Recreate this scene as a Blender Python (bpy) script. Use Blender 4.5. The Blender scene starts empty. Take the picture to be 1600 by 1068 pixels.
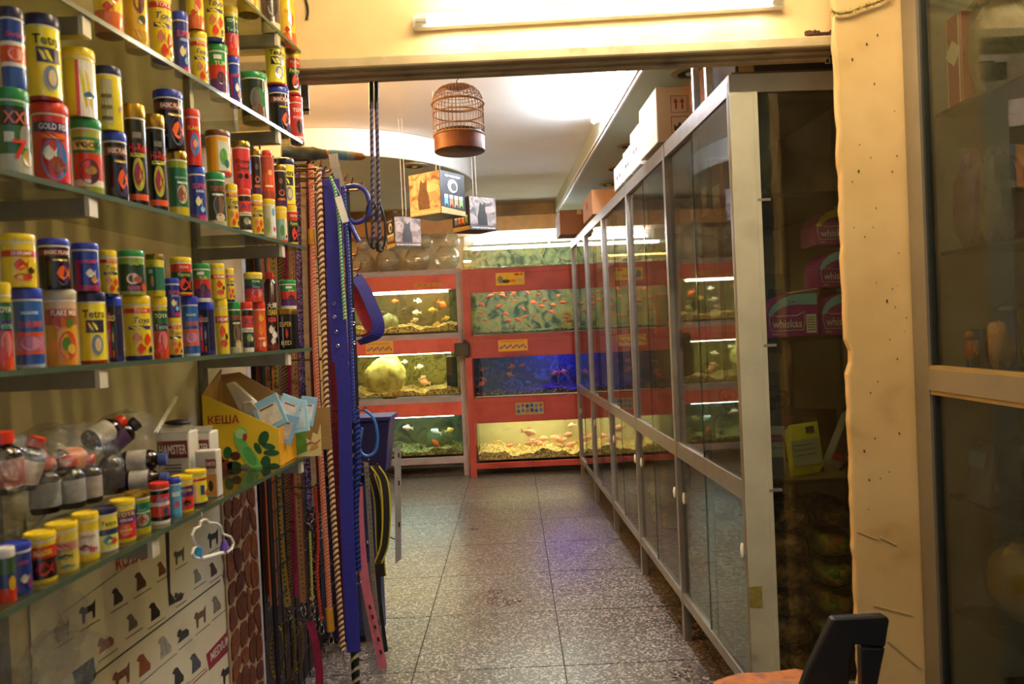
import bpy, bmesh, math, random
from mathutils import Vector as V, Matrix
random.seed(7)
S = bpy.context.scene
COL = S.collection
# ---------------------------------------------------------------- camera, world, exposure
EYE = V((0, 0, 1.36)); FPX = 1200.0
ROLL, PITCH = math.radians(2.58), math.radians(0.9)
_r = V((math.cos(ROLL), 0, -math.sin(ROLL))); _u0 = V((math.sin(ROLL), 0, math.cos(ROLL))); _f0 = V((0, 1, 0))
_f = _f0 * math.cos(PITCH) - _u0 * math.sin(PITCH); _u = _u0 * math.cos(PITCH) + _f0 * math.sin(PITCH)
cd = bpy.data.cameras.new('camera'); cam = bpy.data.objects.new('camera', cd); COL.objects.link(cam)
cd.sensor_width = 36; cd.lens = FPX / 1600 * 36; cd.clip_start = 0.05
cam.matrix_world = Matrix(((_r.x, _u.x, -_f.x, EYE.x), (_r.y, _u.y, -_f.y, EYE.y), (_r.z, _u.z, -_f.z, EYE.z), (0, 0, 0, 1)))
cd.dof.use_dof = True; cd.dof.focus_distance = 3.6; cd.dof.aperture_fstop = 5.6
S.camera = cam
W = bpy.data.worlds.new('world'); S.world = W; W.use_nodes = True
W.node_tree.nodes['Background'].inputs[0].default_value = (0.86, 0.93, 1.0, 1)
W.node_tree.nodes['Background'].inputs[1].default_value = 0.10
S.view_settings.view_transform = 'Standard'; S.view_settings.look = 'None'
S.view_settings.gamma = 1; S.view_settings.use_curve_mapping = False
S.view_settings.exposure = 2.3
S.cycles.transparent_max_bounces = 24
TUBE_FRONT, TUBE_ROOM, TUBE_INNER, TUBE_WARM, TANK = 12.0, 50.0, 80.0, 85.0, 10.0   # lamp strengths

# ---------------------------------------------------------------- helpers
def ray(x, y): return _f + _r * ((x - 800) / FPX) - _u * ((y - 534) / FPX)
def at(x, y, d): v = ray(x, y); return EYE + v * (d / v.y)
def atz(x, y, z): v = ray(x, y); return EYE + v * ((z - EYE.z) / v.z)
def hit(x, y, P, N): v = ray(x, y); return EYE + v * ((P - EYE).dot(N) / v.dot(N))

def lin(h):
    h = h.lstrip('#'); c = [int(h[i:i + 2], 16) / 255 for i in (0, 2, 4)]
    return tuple(((x + .055) / 1.055) ** 2.4 if x > .04045 else x / 12.92 for x in c) + (1,)
_m = {}
def nodes(name):
    m = bpy.data.materials.new(name); m.use_nodes = True; nt = m.node_tree
    return m, nt, nt.nodes, nt.links
def M(hexc, rough=.5, metal=0, var=.12, scale=14, bump=0, spec=.5, coat=0, alpha=1):
    k = (hexc, rough, metal, var, scale, bump, spec, coat, alpha)
    if k in _m: return _m[k]
    m, nt, N, L = nodes('paint_' + hexc); b = N['Principled BSDF']
    c = lin(hexc)
    b.inputs['Roughness'].default_value = rough; b.inputs['Metallic'].default_value = metal
    b.inputs['Specular IOR Level'].default_value = spec; b.inputs['Coat Weight'].default_value = coat
    b.inputs['Coat Roughness'].default_value = .12; b.inputs['Alpha'].default_value = alpha
    tc = N.new('ShaderNodeNewGeometry'); no = N.new('ShaderNodeTexNoise'); no.inputs['Scale'].default_value = scale
    no.inputs['Detail'].default_value = 5; L.new(tc.outputs['Position'], no.inputs['Vector'])
    rp = N.new('ShaderNodeValToRGB'); rp.color_ramp.elements[0].position = .3; rp.color_ramp.elements[1].position = .7
    rp.color_ramp.elements[0].color = tuple(x * (1 - var) for x in c[:3]) + (1,)
    rp.color_ramp.elements[1].color = tuple(min(1, x * (1 + var * .6)) for x in c[:3]) + (1,)
    L.new(no.outputs['Fac'], rp.inputs['Fac']); L.new(rp.outputs[0], b.inputs['Base Color'])
    if bump:
        bp = N.new('ShaderNodeBump'); bp.inputs['Strength'].default_value = bump; bp.inputs['Distance'].default_value = .01
        L.new(no.outputs['Fac'], bp.inputs['Height']); L.new(bp.outputs[0], b.inputs['Normal'])
    _m[k] = m; return m
def emit(hexc, s):
    k = ('e', hexc, s)
    if k in _m: return _m[k]
    m, nt, N, L = nodes('lamp_' + hexc); N.remove(N['Principled BSDF'])
    e = N.new('ShaderNodeEmission'); e.inputs[0].default_value = lin(hexc); e.inputs[1].default_value = s
    L.new(e.outputs[0], N['Material Output'].inputs[0]); _m[k] = m; return m
def glass(tint='e8f2ea', dirt=.04, dirtcol='8a8a80', f0=.04, rough=.0, scale=6):
    k = ('g', tint, dirt, dirtcol, f0, rough, scale)
    if k in _m: return _m[k]
    m, nt, N, L = nodes('glass_' + tint); N.remove(N['Principled BSDF'])
    t = N.new('ShaderNodeBsdfTransparent'); t.inputs[0].default_value = lin(tint)
    g = N.new('ShaderNodeBsdfGlossy'); g.inputs['Roughness'].default_value = rough
    d = N.new('ShaderNodeBsdfDiffuse'); d.inputs[0].default_value = lin(dirtcol)
    lw = N.new('ShaderNodeLayerWeight'); lw.inputs['Blend'].default_value = .5
    p = N.new('ShaderNodeMath'); p.operation = 'POWER'; p.inputs[1].default_value = 5; L.new(lw.outputs['Facing'], p.inputs[0])
    q = N.new('ShaderNodeMath'); q.operation = 'MULTIPLY_ADD'; q.inputs[1].default_value = 1 - f0; q.inputs[2].default_value = f0
    L.new(p.outputs[0], q.inputs[0])
    geo = N.new('ShaderNodeNewGeometry'); no = N.new('ShaderNodeTexNoise'); no.inputs['Scale'].default_value = scale; no.inputs['Detail'].default_value = 6
    L.new(geo.outputs['Position'], no.inputs['Vector'])
    mr = N.new('ShaderNodeMapRange'); mr.inputs[1].default_value = .35; mr.inputs[2].default_value = .8
    mr.inputs[3].default_value = dirt * .3; mr.inputs[4].default_value = dirt * 2; L.new(no.outputs['Fac'], mr.inputs[0])
    m1 = N.new('ShaderNodeMixShader'); L.new(mr.outputs[0], m1.inputs[0]); L.new(t.outputs[0], m1.inputs[1]); L.new(d.outputs[0], m1.inputs[2])
    m2 = N.new('ShaderNodeMixShader'); L.new(q.outputs[0], m2.inputs[0]); L.new(m1.outputs[0], m2.inputs[1]); L.new(g.outputs[0], m2.inputs[2])
    L.new(m2.outputs[0], N['Material Output'].inputs[0]); _m[k] = m; return m
def plastic_film(tint='f2f2ee', wrinkle=30, haze=.10):
    k = ('film', tint, wrinkle, haze)
    if k in _m: return _m[k]
    m, nt, N, L = nodes('film_' + tint); N.remove(N['Principled BSDF'])
    t = N.new('ShaderNodeBsdfTransparent'); t.inputs[0].default_value = lin(tint)
    g = N.new('ShaderNodeBsdfGlossy'); g.inputs['Roughness'].default_value = .12
    d = N.new('ShaderNodeBsdfDiffuse'); d.inputs[0].default_value = lin('d8d8d4')
    geo = N.new('ShaderNodeNewGeometry'); no = N.new('ShaderNodeTexNoise'); no.inputs['Scale'].default_value = wrinkle; no.inputs['Detail'].default_value = 3; no.inputs['Distortion'].default_value = 1.5
    L.new(geo.outputs['Position'], no.inputs['Vector'])
    bp = N.new('ShaderNodeBump'); bp.inputs['Strength'].default_value = 1; bp.inputs['Distance'].default_value = .02
    L.new(no.outputs['Fac'], bp.inputs['Height']); L.new(bp.outputs[0], g.inputs['Normal'])
    m1 = N.new('ShaderNodeMixShader'); m1.inputs[0].default_value = haze; L.new(t.outputs[0], m1.inputs[1]); L.new(d.outputs[0], m1.inputs[2])
    m2 = N.new('ShaderNodeMixShader'); m2.inputs[0].default_value = .10; L.new(m1.outputs[0], m2.inputs[1]); L.new(g.outputs[0], m2.inputs[2])
    L.new(m2.outputs[0], N['Material Output'].inputs[0]); _m[k] = m; return m
def speckle(name, cols, scale, rough=.5, bump=.3, dist='RANDOM', detail=0):
    """cell pattern: each Voronoi cell takes one of the colours (gravel, kibble, terrazzo chips, printed pictures)"""
    k = ('s', name)
    if k in _m: return _m[k]
    m, nt, N, L = nodes(name); b = N['Principled BSDF']; b.inputs['Roughness'].default_value = rough
    geo = N.new('ShaderNodeNewGeometry'); vo = N.new('ShaderNodeTexVoronoi'); vo.inputs['Scale'].default_value = scale
    L.new(geo.outputs['Position'], vo.inputs['Vector'])
    sp = N.new('ShaderNodeSeparateColor'); L.new(vo.outputs['Color'], sp.inputs[0])
    rp = N.new('ShaderNodeValToRGB'); rp.color_ramp.interpolation = 'CONSTANT'; el = rp.color_ramp.elements
    n = len(cols)
    while len(el) < n: el.new(.5)
    for i, c in enumerate(cols): el[i].position = i / n; el[i].color = lin(c)
    L.new(sp.outputs[0], rp.inputs[0]); L.new(rp.outputs[0], b.inputs['Base Color'])
    bp = N.new('ShaderNodeBump'); bp.inputs['Strength'].default_value = bump; bp.inputs['Distance'].default_value = .01; bp.invert = True
    L.new(vo.outputs['Distance'], bp.inputs['Height']); L.new(bp.outputs[0], b.inputs['Normal'])
    _m[k] = m; return m
def blotch(name, cols, scale, rough=.6, bump=0, detail=6, distort=0, stops=None):
    """soft mottling: noise through a colour ramp (stains, algae, plaster)"""
    k = ('b', name)
    if k in _m: return _m[k]
    m, nt, N, L = nodes(name); b = N['Principled BSDF']; b.inputs['Roughness'].default_value = rough
    geo = N.new('ShaderNodeNewGeometry'); no = N.new('ShaderNodeTexNoise'); no.inputs['Scale'].default_value = scale
    no.inputs['Detail'].default_value = detail; no.inputs['Distortion'].default_value = distort
    L.new(geo.outputs['Position'], no.inputs['Vector'])
    rp = N.new('ShaderNodeValToRGB'); el = rp.color_ramp.elements; n = len(cols)
    while len(el) < n: el.new(.5)
    for i, c in enumerate(cols): el[i].position = stops[i] if stops else .3 + .4 * i / max(1, n - 1); el[i].color = lin(c)
    L.new(no.outputs['Fac'], rp.inputs[0]); L.new(rp.outputs[0], b.inputs['Base Color'])
    if bump:
        bp = N.new('ShaderNodeBump'); bp.inputs['Strength'].default_value = bump; bp.inputs['Distance'].default_value = .01
        L.new(no.outputs['Fac'], bp.inputs['Height']); L.new(bp.outputs[0], b.inputs['Normal'])
    _m[k] = m; return m

class G:
    """collects faces of one mesh, in world coordinates"""
    def __init__(s): s.v = []; s.f = []; s.m = []
    def add(s, vs, fs, mi=0):
        o = len(s.v); s.v += [V(x) for x in vs]; s.f += [tuple(i + o for i in f) for f in fs]; s.m += [mi] * len(fs)
        return s
    def box(s, c, sz, mi=0, R=None):
        c = V(c); h = V(sz) / 2
        vs = [V((x * h.x, y * h.y, z * h.z)) for x in (-1, 1) for y in (-1, 1) for z in (-1, 1)]
        if R: vs = [R @ v for v in vs]
        return s.add([c + v for v in vs], [(0, 1, 3, 2), (4, 6, 7, 5), (0, 4, 5, 1), (2, 3, 7, 6), (0, 2, 6, 4), (1, 5, 7, 3)], mi)
    def mm(s, a, b, mi=0):
        a, b = V(a), V(b); return s.box((a + b) / 2, [abs(x) for x in (b - a)], mi)
    def bar(s, a, b, w, t, up=(0, 0, 1), mi=0):
        a, b = V(a), V(b); d = (b - a).normalized(); x = d.cross(V(up))
        x = x.normalized() if x.length > 1e-4 else V((1, 0, 0)); y = x.cross(d)
        vs = [p + x * (w / 2 * i) + y * (t / 2 * j) for p in (a, b) for i, j in ((-1, -1), (1, -1), (1, 1), (-1, 1))]
        return s.add(vs, [(3, 2, 1, 0), (4, 5, 6, 7), (0, 1, 5, 4), (1, 2, 6, 5), (2, 3, 7, 6), (3, 0, 4, 7)], mi)
    def tube(s, pts, r, n=6, mi=0, closed=False, rs=None):
        pts = [V(p) for p in pts]; k = len(pts); o = len(s.v); ref = None
        for i, p in enumerate(pts):
            a = pts[i - 1] if (i or closed) else p; b = pts[(i + 1) % k] if (i < k - 1 or closed) else p
            d = (b - a).normalized() if (b - a).length > 1e-9 else V((0, 0, 1))
            if ref is None: ref = d.orthogonal().normalized()
            x = (ref - d * ref.dot(d)); x = x.normalized() if x.length > 1e-5 else d.orthogonal().normalized(); ref = x; y = d.cross(x)
            q = rs[i] if rs else r
            s.v += [p + (x * math.cos(6.28318 * j / n) + y * math.sin(6.28318 * j / n)) * q for j in range(n)]
        for i in range(k if closed else k - 1):
            for j in range(n):
                A = o + i * n + j; B_ = o + i * n + (j + 1) % n; C = o + ((i + 1) % k) * n + (j + 1) % n; D = o + ((i + 1) % k) * n + j
                s.f.append((A, B_, C, D)); s.m.append(mi)
        if not closed:
            s.f.append(tuple(o + j for j in reversed(range(n)))); s.f.append(tuple(o + (k - 1) * n + j for j in range(n))); s.m += [mi, mi]
        return s
    def lathe(s, prof, n=20, c=(0, 0, 0), mi=0, mis=None, sq=0, rot=0, cap=True):
        """prof: (radius, z); sq>0 squares the section off"""
        c = V(c); o = len(s.v)
        for r, z in prof:
            for j in range(n):
                a = 6.2831853 * j / n; ca, sa = math.cos(a), math.sin(a); k = 1.0
                if sq: k = (abs(ca) ** sq + abs(sa) ** sq) ** (-1 / sq)
                s.v.append(c + V((r * k * math.cos(a + rot), r * k * math.sin(a + rot), z)))
        for i in range(len(prof) - 1):
            for j in range(n):
                s.f.append((o + i * n + j, o + i * n + (j + 1) % n, o + (i + 1) * n + (j + 1) % n, o + (i + 1) * n + j)); s.m.append(mis[i] if mis else mi)
        if cap:
            s.f.append(tuple(o + j for j in reversed(range(n)))); s.m.append(mis[0] if mis else mi)
            e = o + (len(prof) - 1) * n; s.f.append(tuple(e + j for j in range(n))); s.m.append(mis[-1] if mis else mi)
        return s
    def ribbon(s, pts, w, t, wd, mi=0):
        """strap: width along wd, thickness across"""
        pts = [V(p) for p in pts]; o = len(s.v); k = len(pts)
        for i, p in enumerate(pts):
            d = (pts[min(i + 1, k - 1)] - pts[max(i - 1, 0)]).normalized(); x = V(wd); x = (x - d * x.dot(d)).normalized(); y = d.cross(x)
            s.v += [p + x * (w / 2 * a) + y * (t / 2 * b) for a, b in ((-1, -1), (1, -1), (1, 1), (-1, 1))]
        for i in range(k - 1):
            for j in range(4): s.f.append((o + i * 4 + j, o + i * 4 + (j + 1) % 4, o + i * 4 + 4 + (j + 1) % 4, o + i * 4 + 4 + j)); s.m.append(mi)
        s.f += [(o + 3, o + 2, o + 1, o), (o + k * 4 - 4, o + k * 4 - 3, o + k * 4 - 2, o + k * 4 - 1)]; s.m += [mi, mi]
        return s
    def prism(s, pts, off, mi=0):
        pts = [V(p) for p in pts]; n = len(pts); off = V(off)
        return s.add(pts + [p + off for p in pts], [tuple(reversed(range(n))), tuple(range(n, 2 * n))] + [(i, (i + 1) % n, n + (i + 1) % n, n + i) for i in range(n)], mi)
    def blob(s, c, R, mi=0, seed=0, amp=.12, nu=12, nv=8, M3=None, p=1.0):
        """lumpy ellipsoid; p<1 squares it off"""
        rnd = random.Random(seed); ph = [rnd.uniform(0, 6.28) for _ in range(6)]; o = len(s.v); c = V(c)
        for i in range(nv + 1):
            th = math.pi * i / nv
            for j in range(nu):
                a = 6.28318 * j / nu
                x, y, z = math.sin(th) * math.cos(a), math.sin(th) * math.sin(a), math.cos(th)
                if p != 1: x, y, z = [math.copysign(abs(q) ** p, q) for q in (x, y, z)]
                k = 1 + amp * (math.sin(3 * a + ph[0]) * math.sin(2 * th + ph[1]) + .6 * math.sin(5 * a + ph[2]) * math.sin(4 * th + ph[3]))
                q = V((x * R[0] * k, y * R[1] * k, z * R[2] * k))
                s.v.append(c + (M3 @ q if M3 else q))
        for i in range(nv):
            for j in range(nu): s.f.append((o + i * nu + j, o + (i + 1) * nu + j, o + (i + 1) * nu + (j + 1) % nu, o + i * nu + (j + 1) % nu)); s.m.append(mi)
        return s

ORG = {}
def mk(name, g, mats, parent=None, smooth=False, origin=None, bevel=0):
    me = bpy.data.meshes.new(name); o = bpy.data.objects.new(name, me)
    if parent is not None: org = ORG[parent]
    elif origin is not None: org = V(origin)
    else:
        xs = [v.x for v in g.v]; ys = [v.y for v in g.v]; org = V(((min(xs) + max(xs)) / 2, (min(ys) + max(ys)) / 2, min(v.z for v in g.v)))
    me.from_pydata([v - org for v in g.v], [], g.f)
    for m in (mats if isinstance(mats, (list, tuple)) else [mats]): me.materials.append(m)
    me.polygons.foreach_set('material_index', g.m)
    bm = bmesh.new(); bm.from_mesh(me); bmesh.ops.recalc_face_normals(bm, faces=bm.faces)
    if bevel: bmesh.ops.bevel(bm, geom=bm.edges[:], offset=bevel, segments=1, affect='EDGES', profile=.7)
    bm.to_mesh(me); bm.free()
    if smooth:
        me.polygons.foreach_set('use_smooth', [True] * len(me.polygons)); me.set_sharp_from_angle(angle=math.radians(40))
    COL.objects.link(o); ORG[o] = org
    if parent is not None: o.parent = parent
    else: o.location = org
    return o
def tag(o, label, cat, group=None):
    o['label'] = label; o['category'] = cat
    if group: o['group'] = group
    return o
def thing(name, label, cat, loc, group=None):
    o = bpy.data.objects.new(name, None); COL.objects.link(o); o.location = V(loc); o.empty_display_size = .05; ORG[o] = V(loc)
    return tag(o, label, cat, group)
def solo(name, g, mats, label, cat, group=None, smooth=False, bevel=0): return tag(mk(name, g, mats, smooth=smooth, bevel=bevel), label, cat, group)
def struct(name, g, mats, parent=None, smooth=False, bevel=0):
    o = mk(name, g, mats, parent, smooth, bevel=bevel)
    if parent is None: o['kind'] = 'structure'
    return o
_tc = {}
def text_shape(t, shear=0):
    """flat glyph mesh: (verts, faces, width), height 1, centred"""
    k = (t, shear)
    if k in _tc: return _tc[k]
    c = bpy.data.curves.new('glyphs', 'FONT'); c.body = t; c.align_x = 'CENTER'; c.align_y = 'CENTER'; c.resolution_u = 2; c.shear = shear; c.offset = .012
    o = bpy.data.objects.new('glyphs', c); COL.objects.link(o)
    me = bpy.data.meshes.new_from_object(o.evaluated_get(bpy.context.evaluated_depsgraph_get()))
    vs = [v.co.copy() for v in me.vertices]; fs = [tuple(p.vertices) for p in me.polygons]
    bpy.data.objects.remove(o); bpy.data.curves.remove(c); bpy.data.meshes.remove(me)
    w = max([v.x for v in vs], default=1) - min([v.x for v in vs], default=0); hs = [v.y for v in vs]; h = (max(hs) - min(hs)) if hs else 1; cy = (max(hs) + min(hs)) / 2 if hs else 0
    vs = [V((v.x / h, (v.y - cy) / h, 0)) for v in vs]
    _tc[k] = (vs, fs, w / h); return _tc[k]
def flat_text(name, t, c, right, up, height, mat, parent, maxw=None, shear=0):
    vs, fs, w = text_shape(t, shear); sx = height
    if maxw and w * height > maxw: sx = maxw / w
    right, up = V(right).normalized(), V(up).normalized(); n = right.cross(up)
    return mk(name, G().add([V(c) + right * v.x * sx + up * v.y * height + n * .0006 for v in vs], fs), mat, parent)
def flat_poly(name, pts, c, right, up, mat, parent, off=.0004):
    right, up = V(right).normalized(), V(up).normalized(); n = right.cross(up)
    return mk(name, G().prism([V(c) + right * x + up * y for x, y in pts], n * off), mat, parent)
def ell(rx, ry, n=16, cx=0, cy=0): return [(cx + rx * math.cos(6.28318 * i / n), cy + ry * math.sin(6.28318 * i / n)) for i in range(n)]
# ================================================================ the room
ALU = M('9a948a', .38, .7, .12, 18, .05); STEEL = M('8f8c84', .4, .8, .15, 25); CHROME = M('d0d0cc', .18, 1, .05)
BLACK = M('121212', .5); DARK = M('241c18', .7, 0, .25, 20); WHITE = M('e6e4dc', .45, 0, .05)
CREAM = blotch('cream_plaster', ['b8965c', 'd8bc84', 'e0c692', 'dabe88'], 5, .75, .08, stops=[.18, .34, .5, .8])
PLASTER = blotch('shelf_wall_plaster', ['806e50', 'bcaa86', 'ccba98', 'c2b08c'], 4, .8, .1, stops=[.2, .36, .55, .8])
CEIL = M('eeece4', .8, 0, .04, 3); SOFFIT = M('b9bfa6', .8, 0, .05, 3)
# terrazzo tiles, each its own piece
def terrazzo():
    m, nt, N, L = nodes('terrazzo'); b = N['Principled BSDF']
    geo = N.new('ShaderNodeNewGeometry')
    def vor(sc, cols, pos):
        v = N.new('ShaderNodeTexVoronoi'); v.inputs['Scale'].default_value = sc; L.new(geo.outputs['Position'], v.inputs['Vector'])
        s = N.new('ShaderNodeSeparateColor'); L.new(v.outputs['Color'], s.inputs[0])
        r = N.new('ShaderNodeValToRGB'); r.color_ramp.interpolation = 'CONSTANT'; e = r.color_ramp.elements
        while len(e) < len(cols): e.new(.5)
        for i, (c, p) in enumerate(zip(cols, pos)): e[i].position = p; e[i].color = lin(c)
        L.new(s.outputs[0], r.inputs[0]); return v, r
    v1, r1 = vor(125, ['4e4844', '5d5752', '6f6861', '3a3532', '928a82', 'b0a8a0'], [0, .22, .45, .6, .74, .88])
    no = N.new('ShaderNodeTexNoise'); no.inputs['Scale'].default_value = 2.2; no.inputs['Detail'].default_value = 6; L.new(geo.outputs['Position'], no.inputs['Vector'])
    rn = N.new('ShaderNodeValToRGB'); rn.color_ramp.elements[0].position = .3; rn.color_ramp.elements[0].color = lin('b08f74'); rn.color_ramp.elements[1].position = .62; rn.color_ramp.elements[1].color = lin('ffffff')
    L.new(no.outputs['Fac'], rn.inputs[0])
    mx = N.new('ShaderNodeMix'); mx.data_type = 'RGBA'; mx.blend_type = 'MULTIPLY'; mx.inputs[0].default_value = .45
    L.new(r1.outputs[0], mx.inputs[6]); L.new(rn.outputs[0], mx.inputs[7]); L.new(mx.outputs[2], b.inputs['Base Color'])
    rr = N.new('ShaderNodeMapRange'); rr.inputs[1].default_value = .3; rr.inputs[2].default_value = .7; rr.inputs[3].default_value = .27; rr.inputs[4].default_value = .33
    L.new(no.outputs['Fac'], rr.inputs[0]); L.new(rr.outputs[0], b.inputs['Roughness'])
    bp = N.new('ShaderNodeBump'); bp.inputs['Strength'].default_value = .05; bp.inputs['Distance'].default_value = .002; L.new(v1.outputs['Distance'], bp.inputs['Height']); L.new(bp.outputs[0], b.inputs['Normal'])
    return m
TERRAZZO = terrazzo()
floor = struct('floor', G().mm((-2.3, -1.6, -.08), (1.75, 8.0, -.004)), M('3b342d', .8))
T = .605; tx0, ty0 = -.455 - 3 * T, 4.28 - 4 * .602
tile0 = None
for i in range(7):
    for j in range(10):
        cx, cy = tx0 + (i + .5) * T, ty0 + (j + .5) * .602
        if not (-2.25 < cx - .28 and cx + .28 < 1.8): continue
        if tile0 is None:
            tile0 = mk('tile', G().box((cx, cy, -.002), (T - .005, .602 - .005, .004)), TERRAZZO, floor, origin=(cx, cy, 0)); base = (cx, cy)
        else:
            t = tile0.copy(); COL.objects.link(t); t.parent = floor; t.location = (cx - base[0], cy - base[1], 0)
WL0, WLS = -.83, .08                       # shelf wall line X = WL0 + WLS*(y-2.2)
def wl(y): return WL0 + WLS * (y - 2.2)
def quadwall(ya, yb, xa, xb, z0, z1, t):
    return G().add([(xa, ya, z0), (xb, yb, z0), (xb - t, yb, z0), (xa - t, ya, z0), (xa, ya, z1), (xb, yb, z1), (xb - t, yb, z1), (xa - t, ya, z1)],
                   [(0, 1, 2, 3), (7, 6, 5, 4), (0, 4, 5, 1), (1, 5, 6, 2), (2, 6, 7, 3), (3, 7, 4, 0)])
wall_left = struct('wall_left', quadwall(-1.5, 2.35, wl(-1.5), wl(2.35), 0, 3.0, .12), PLASTER)
struct('wall_left_inner', G().mm((-2.32, 2.6, 0), (-2.2, 7.9, 2.8)), CREAM)
struct('wall_return', G().mm((-2.3, 2.37, 0), (-.93, 2.56, 2.139)), CREAM)
struct('wall_back', G().mm((-2.3, 7.85, 0), (1.5, 7.97, 2.8)), blotch('back_wall_paint', ['b8a078', 'd8c49a', 'dcc8a0'], 3, .8))
struct('wall_right_inner', G().mm((1.32, 2.6, 0), (1.44, 7.85, 2.8)), CREAM)
struct('wall_right', G().mm((1.64, -1.5, 0), (1.76, 2.6, 3.0)), CREAM)
lintel = struct('wall_lintel', G().mm((-2.3, 2.28, 2.165), (1.64, 2.38, 3.0)), CREAM)
MOULD = blotch('dusty_moulding', ['75664c', 'ac9a76', 'bca984', 'b09c78'], 9, .75, .15, stops=[.22, .38, .6, .8])
for y0, y1, z0, z1 in ((2.256, 2.284, 2.146, 2.178), (2.286, 2.303, 2.152, 2.17), (2.305, 2.326, 2.1425, 2.17), (2.328, 2.345, 2.150, 2.17), (2.347, 2.38, 2.139, 2.17)):
    mk('moulding_strip', G().mm((-.93, y0, z0), (1.0, y1, z1)), MOULD, lintel, bevel=.004)
struct('ceiling', G().mm((-1.3, -1.5, 3.0), (1.76, 2.38, 3.1)), CEIL)
struct('ceiling_inner', G().mm((-2.3, 2.38, 2.635), (1.44, 7.9, 2.75)), CEIL)
sx = lambda y: .66 - .0337 * (y - 2.5)
fas = struct('trim_1', G().add([(sx(2.38), 2.38, 2.47), (sx(7.85), 7.85, 2.47), (1.32, 7.85, 2.47), (1.32, 2.38, 2.47), (sx(2.38), 2.38, 2.635), (sx(7.85), 7.85, 2.635), (1.32, 7.85, 2.635), (1.32, 2.38, 2.635)],
       [(0, 1, 2, 3), (7, 6, 5, 4), (0, 4, 5, 1), (1, 5, 6, 2), (2, 6, 7, 3), (3, 7, 4, 0)]), SOFFIT)
for k in (0, 1):
    mk('edge_strip', G().bar((sx(2.53) - .004 - .006 * k, 2.53, 2.478 + .022 * k), (sx(7.5) - .004 - .006 * k, 7.5, 2.478 + .022 * k), .012, .016), M('dcdcd8', .4), fas)
g = G(); n = 64
g.lathe([(1, 2.47), (1, 2.635)], n)
for v in g.v: v.x = -1.2 + v.x * .95; v.y = 5.75 + v.y * 1.08
struct('trim_2', g, SOFFIT, smooth=True)
mk('fascia_band', (lambda q: ([setattr(v, 'x', -1.2 + v.x * .956) or setattr(v, 'y', 5.75 + v.y * 1.086) for v in q.v], q)[1])(G().lathe([(1, 2.474), (1, 2.632)], n, cap=False)), M('e4e2da', .7, 0, .04), [o for o in bpy.data.objects if o.name == 'trim_2'][0], smooth=True)
struct('trim_3', G().mm((-2.2, 7.5, 2.33), (1.32, 7.85, 2.47)), M('c09a6c', .8))
# pillar with a chipped edge
rnd = random.Random(3); g = G(); zs = [2.98 * i / 90 for i in range(91)]
def chip(z):
    c = .0015 * math.sin(z * 41) + .001 * math.sin(z * 97 + 1) + rnd.uniform(-.0022, .0022)
    if 1.215 < z < 1.275: c += .013
    return .934 + c - (.012 if z > 2.0 else 0) * 0
prof = [(chip(z), z) for z in zs]
for x, z in prof: g.v += [V((x, 2.15, z)), V((x + .006, 2.1485, z)), V((1.128, 2.15, z)), V((1.128, 2.20, z)), V((x + .012, 2.20, z))]
for i in range(90):
    for j in range(5): a = i * 5 + j; b = i * 5 + (j + 1) % 5; g.f.append((a, b, b + 5, a + 5)); g.m.append(0)
g.f += [(4, 3, 2, 1, 0), tuple(450 + j for j in range(5))]; g.m += [0, 0]
PILLAR = blotch('pillar_paint', ['7d6238', 'b4945c', 'd0ae74', 'd8b880', 'c8a66c'], 4.2, .7, .12, detail=9, stops=[.2, .3, .42, .6, .85])
pillar = struct('wall_pillar', g, PILLAR)
for i in range(34):                        # chips and pock marks in the paint
    z = rnd.uniform(.75, 2.2); x = rnd.uniform(.965, 1.115); s = rnd.uniform(.0012, .003)
    flat_poly('paint_chip', [(s * math.cos(k) * rnd.uniform(.6, 1.2), s * rnd.uniform(.8, 2.2) * math.sin(k)) for k in (0, 1, 2, 3, 4, 5)], (x, 2.1475, z), (1, 0, 0), (0, 0, 1), M('4a3a24', .9), pillar, off=.0008)
for (a, b), w in {((1375, 838), (1400, 850)): .004, ((1365, 945), (1425, 960)): .003, ((1388, 1000), (1436, 1040)): .006, ((1340, 830), (1372, 842)): .003}.items():
    pa, pb = at(*a, 2.147), at(*b, 2.147); mk('scratch', G().bar(pa, pb, .002, w, up=(0, 0, 1)), M('d9b87c', .8), pillar)
# jamb post beside the leashes and stone-pattern panel on the shelf wall
tag(mk('jamb_post', G().mm((-.865, 2.365, 0), (-.822, 2.40, 2.138)), blotch('worn_white_paint', ['6a6670', 'b9b6c2', 'c4c1cc'], 26, .6, .1, stops=[.26, .36, .6])), 'worn white painted post between stone panel and leashes', 'post')
NW = V((1, -WLS, 0)).normalized(); TW = V((WLS, 1, 0)).normalized()
def wallpt(x, y, off=0): return hit(x, y, V((WL0, 2.2, 0)) + NW * off, NW)
def wp(s, z, off): return V((wl(s), s, z)) + NW * off
panel = tag(mk('stone_panel', G().add([wp(s, z, o) for o in (.0005, .010) for s, z in ((2.125, .02), (2.345, .02), (2.345, 1.02), (2.125, 1.02))],
        [(0, 1, 2, 3), (7, 6, 5, 4), (0, 1, 5, 4), (1, 2, 6, 5), (2, 3, 7, 6), (3, 0, 4, 7)]), M('a88f72', .8, 0, .2, 30)), 'narrow panel of red-brown crazy stone beside the dog poster', 'wall panel')
STONE = [blotch('stone_' + c, [c, d, c], 40, .6, .2) for c, d in (('4a2214', '6b3420'), ('5a2a18', '7a4426'), ('3e1c12', '5c2c1a'))]
rs = random.Random(11); rows = []
nz = 13; zz = [.03 + .98 * i / nz for i in range(nz + 1)]; cols_ = [2.13, 2.178, 2.232, 2.29, 2.34]
P = {}
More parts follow.
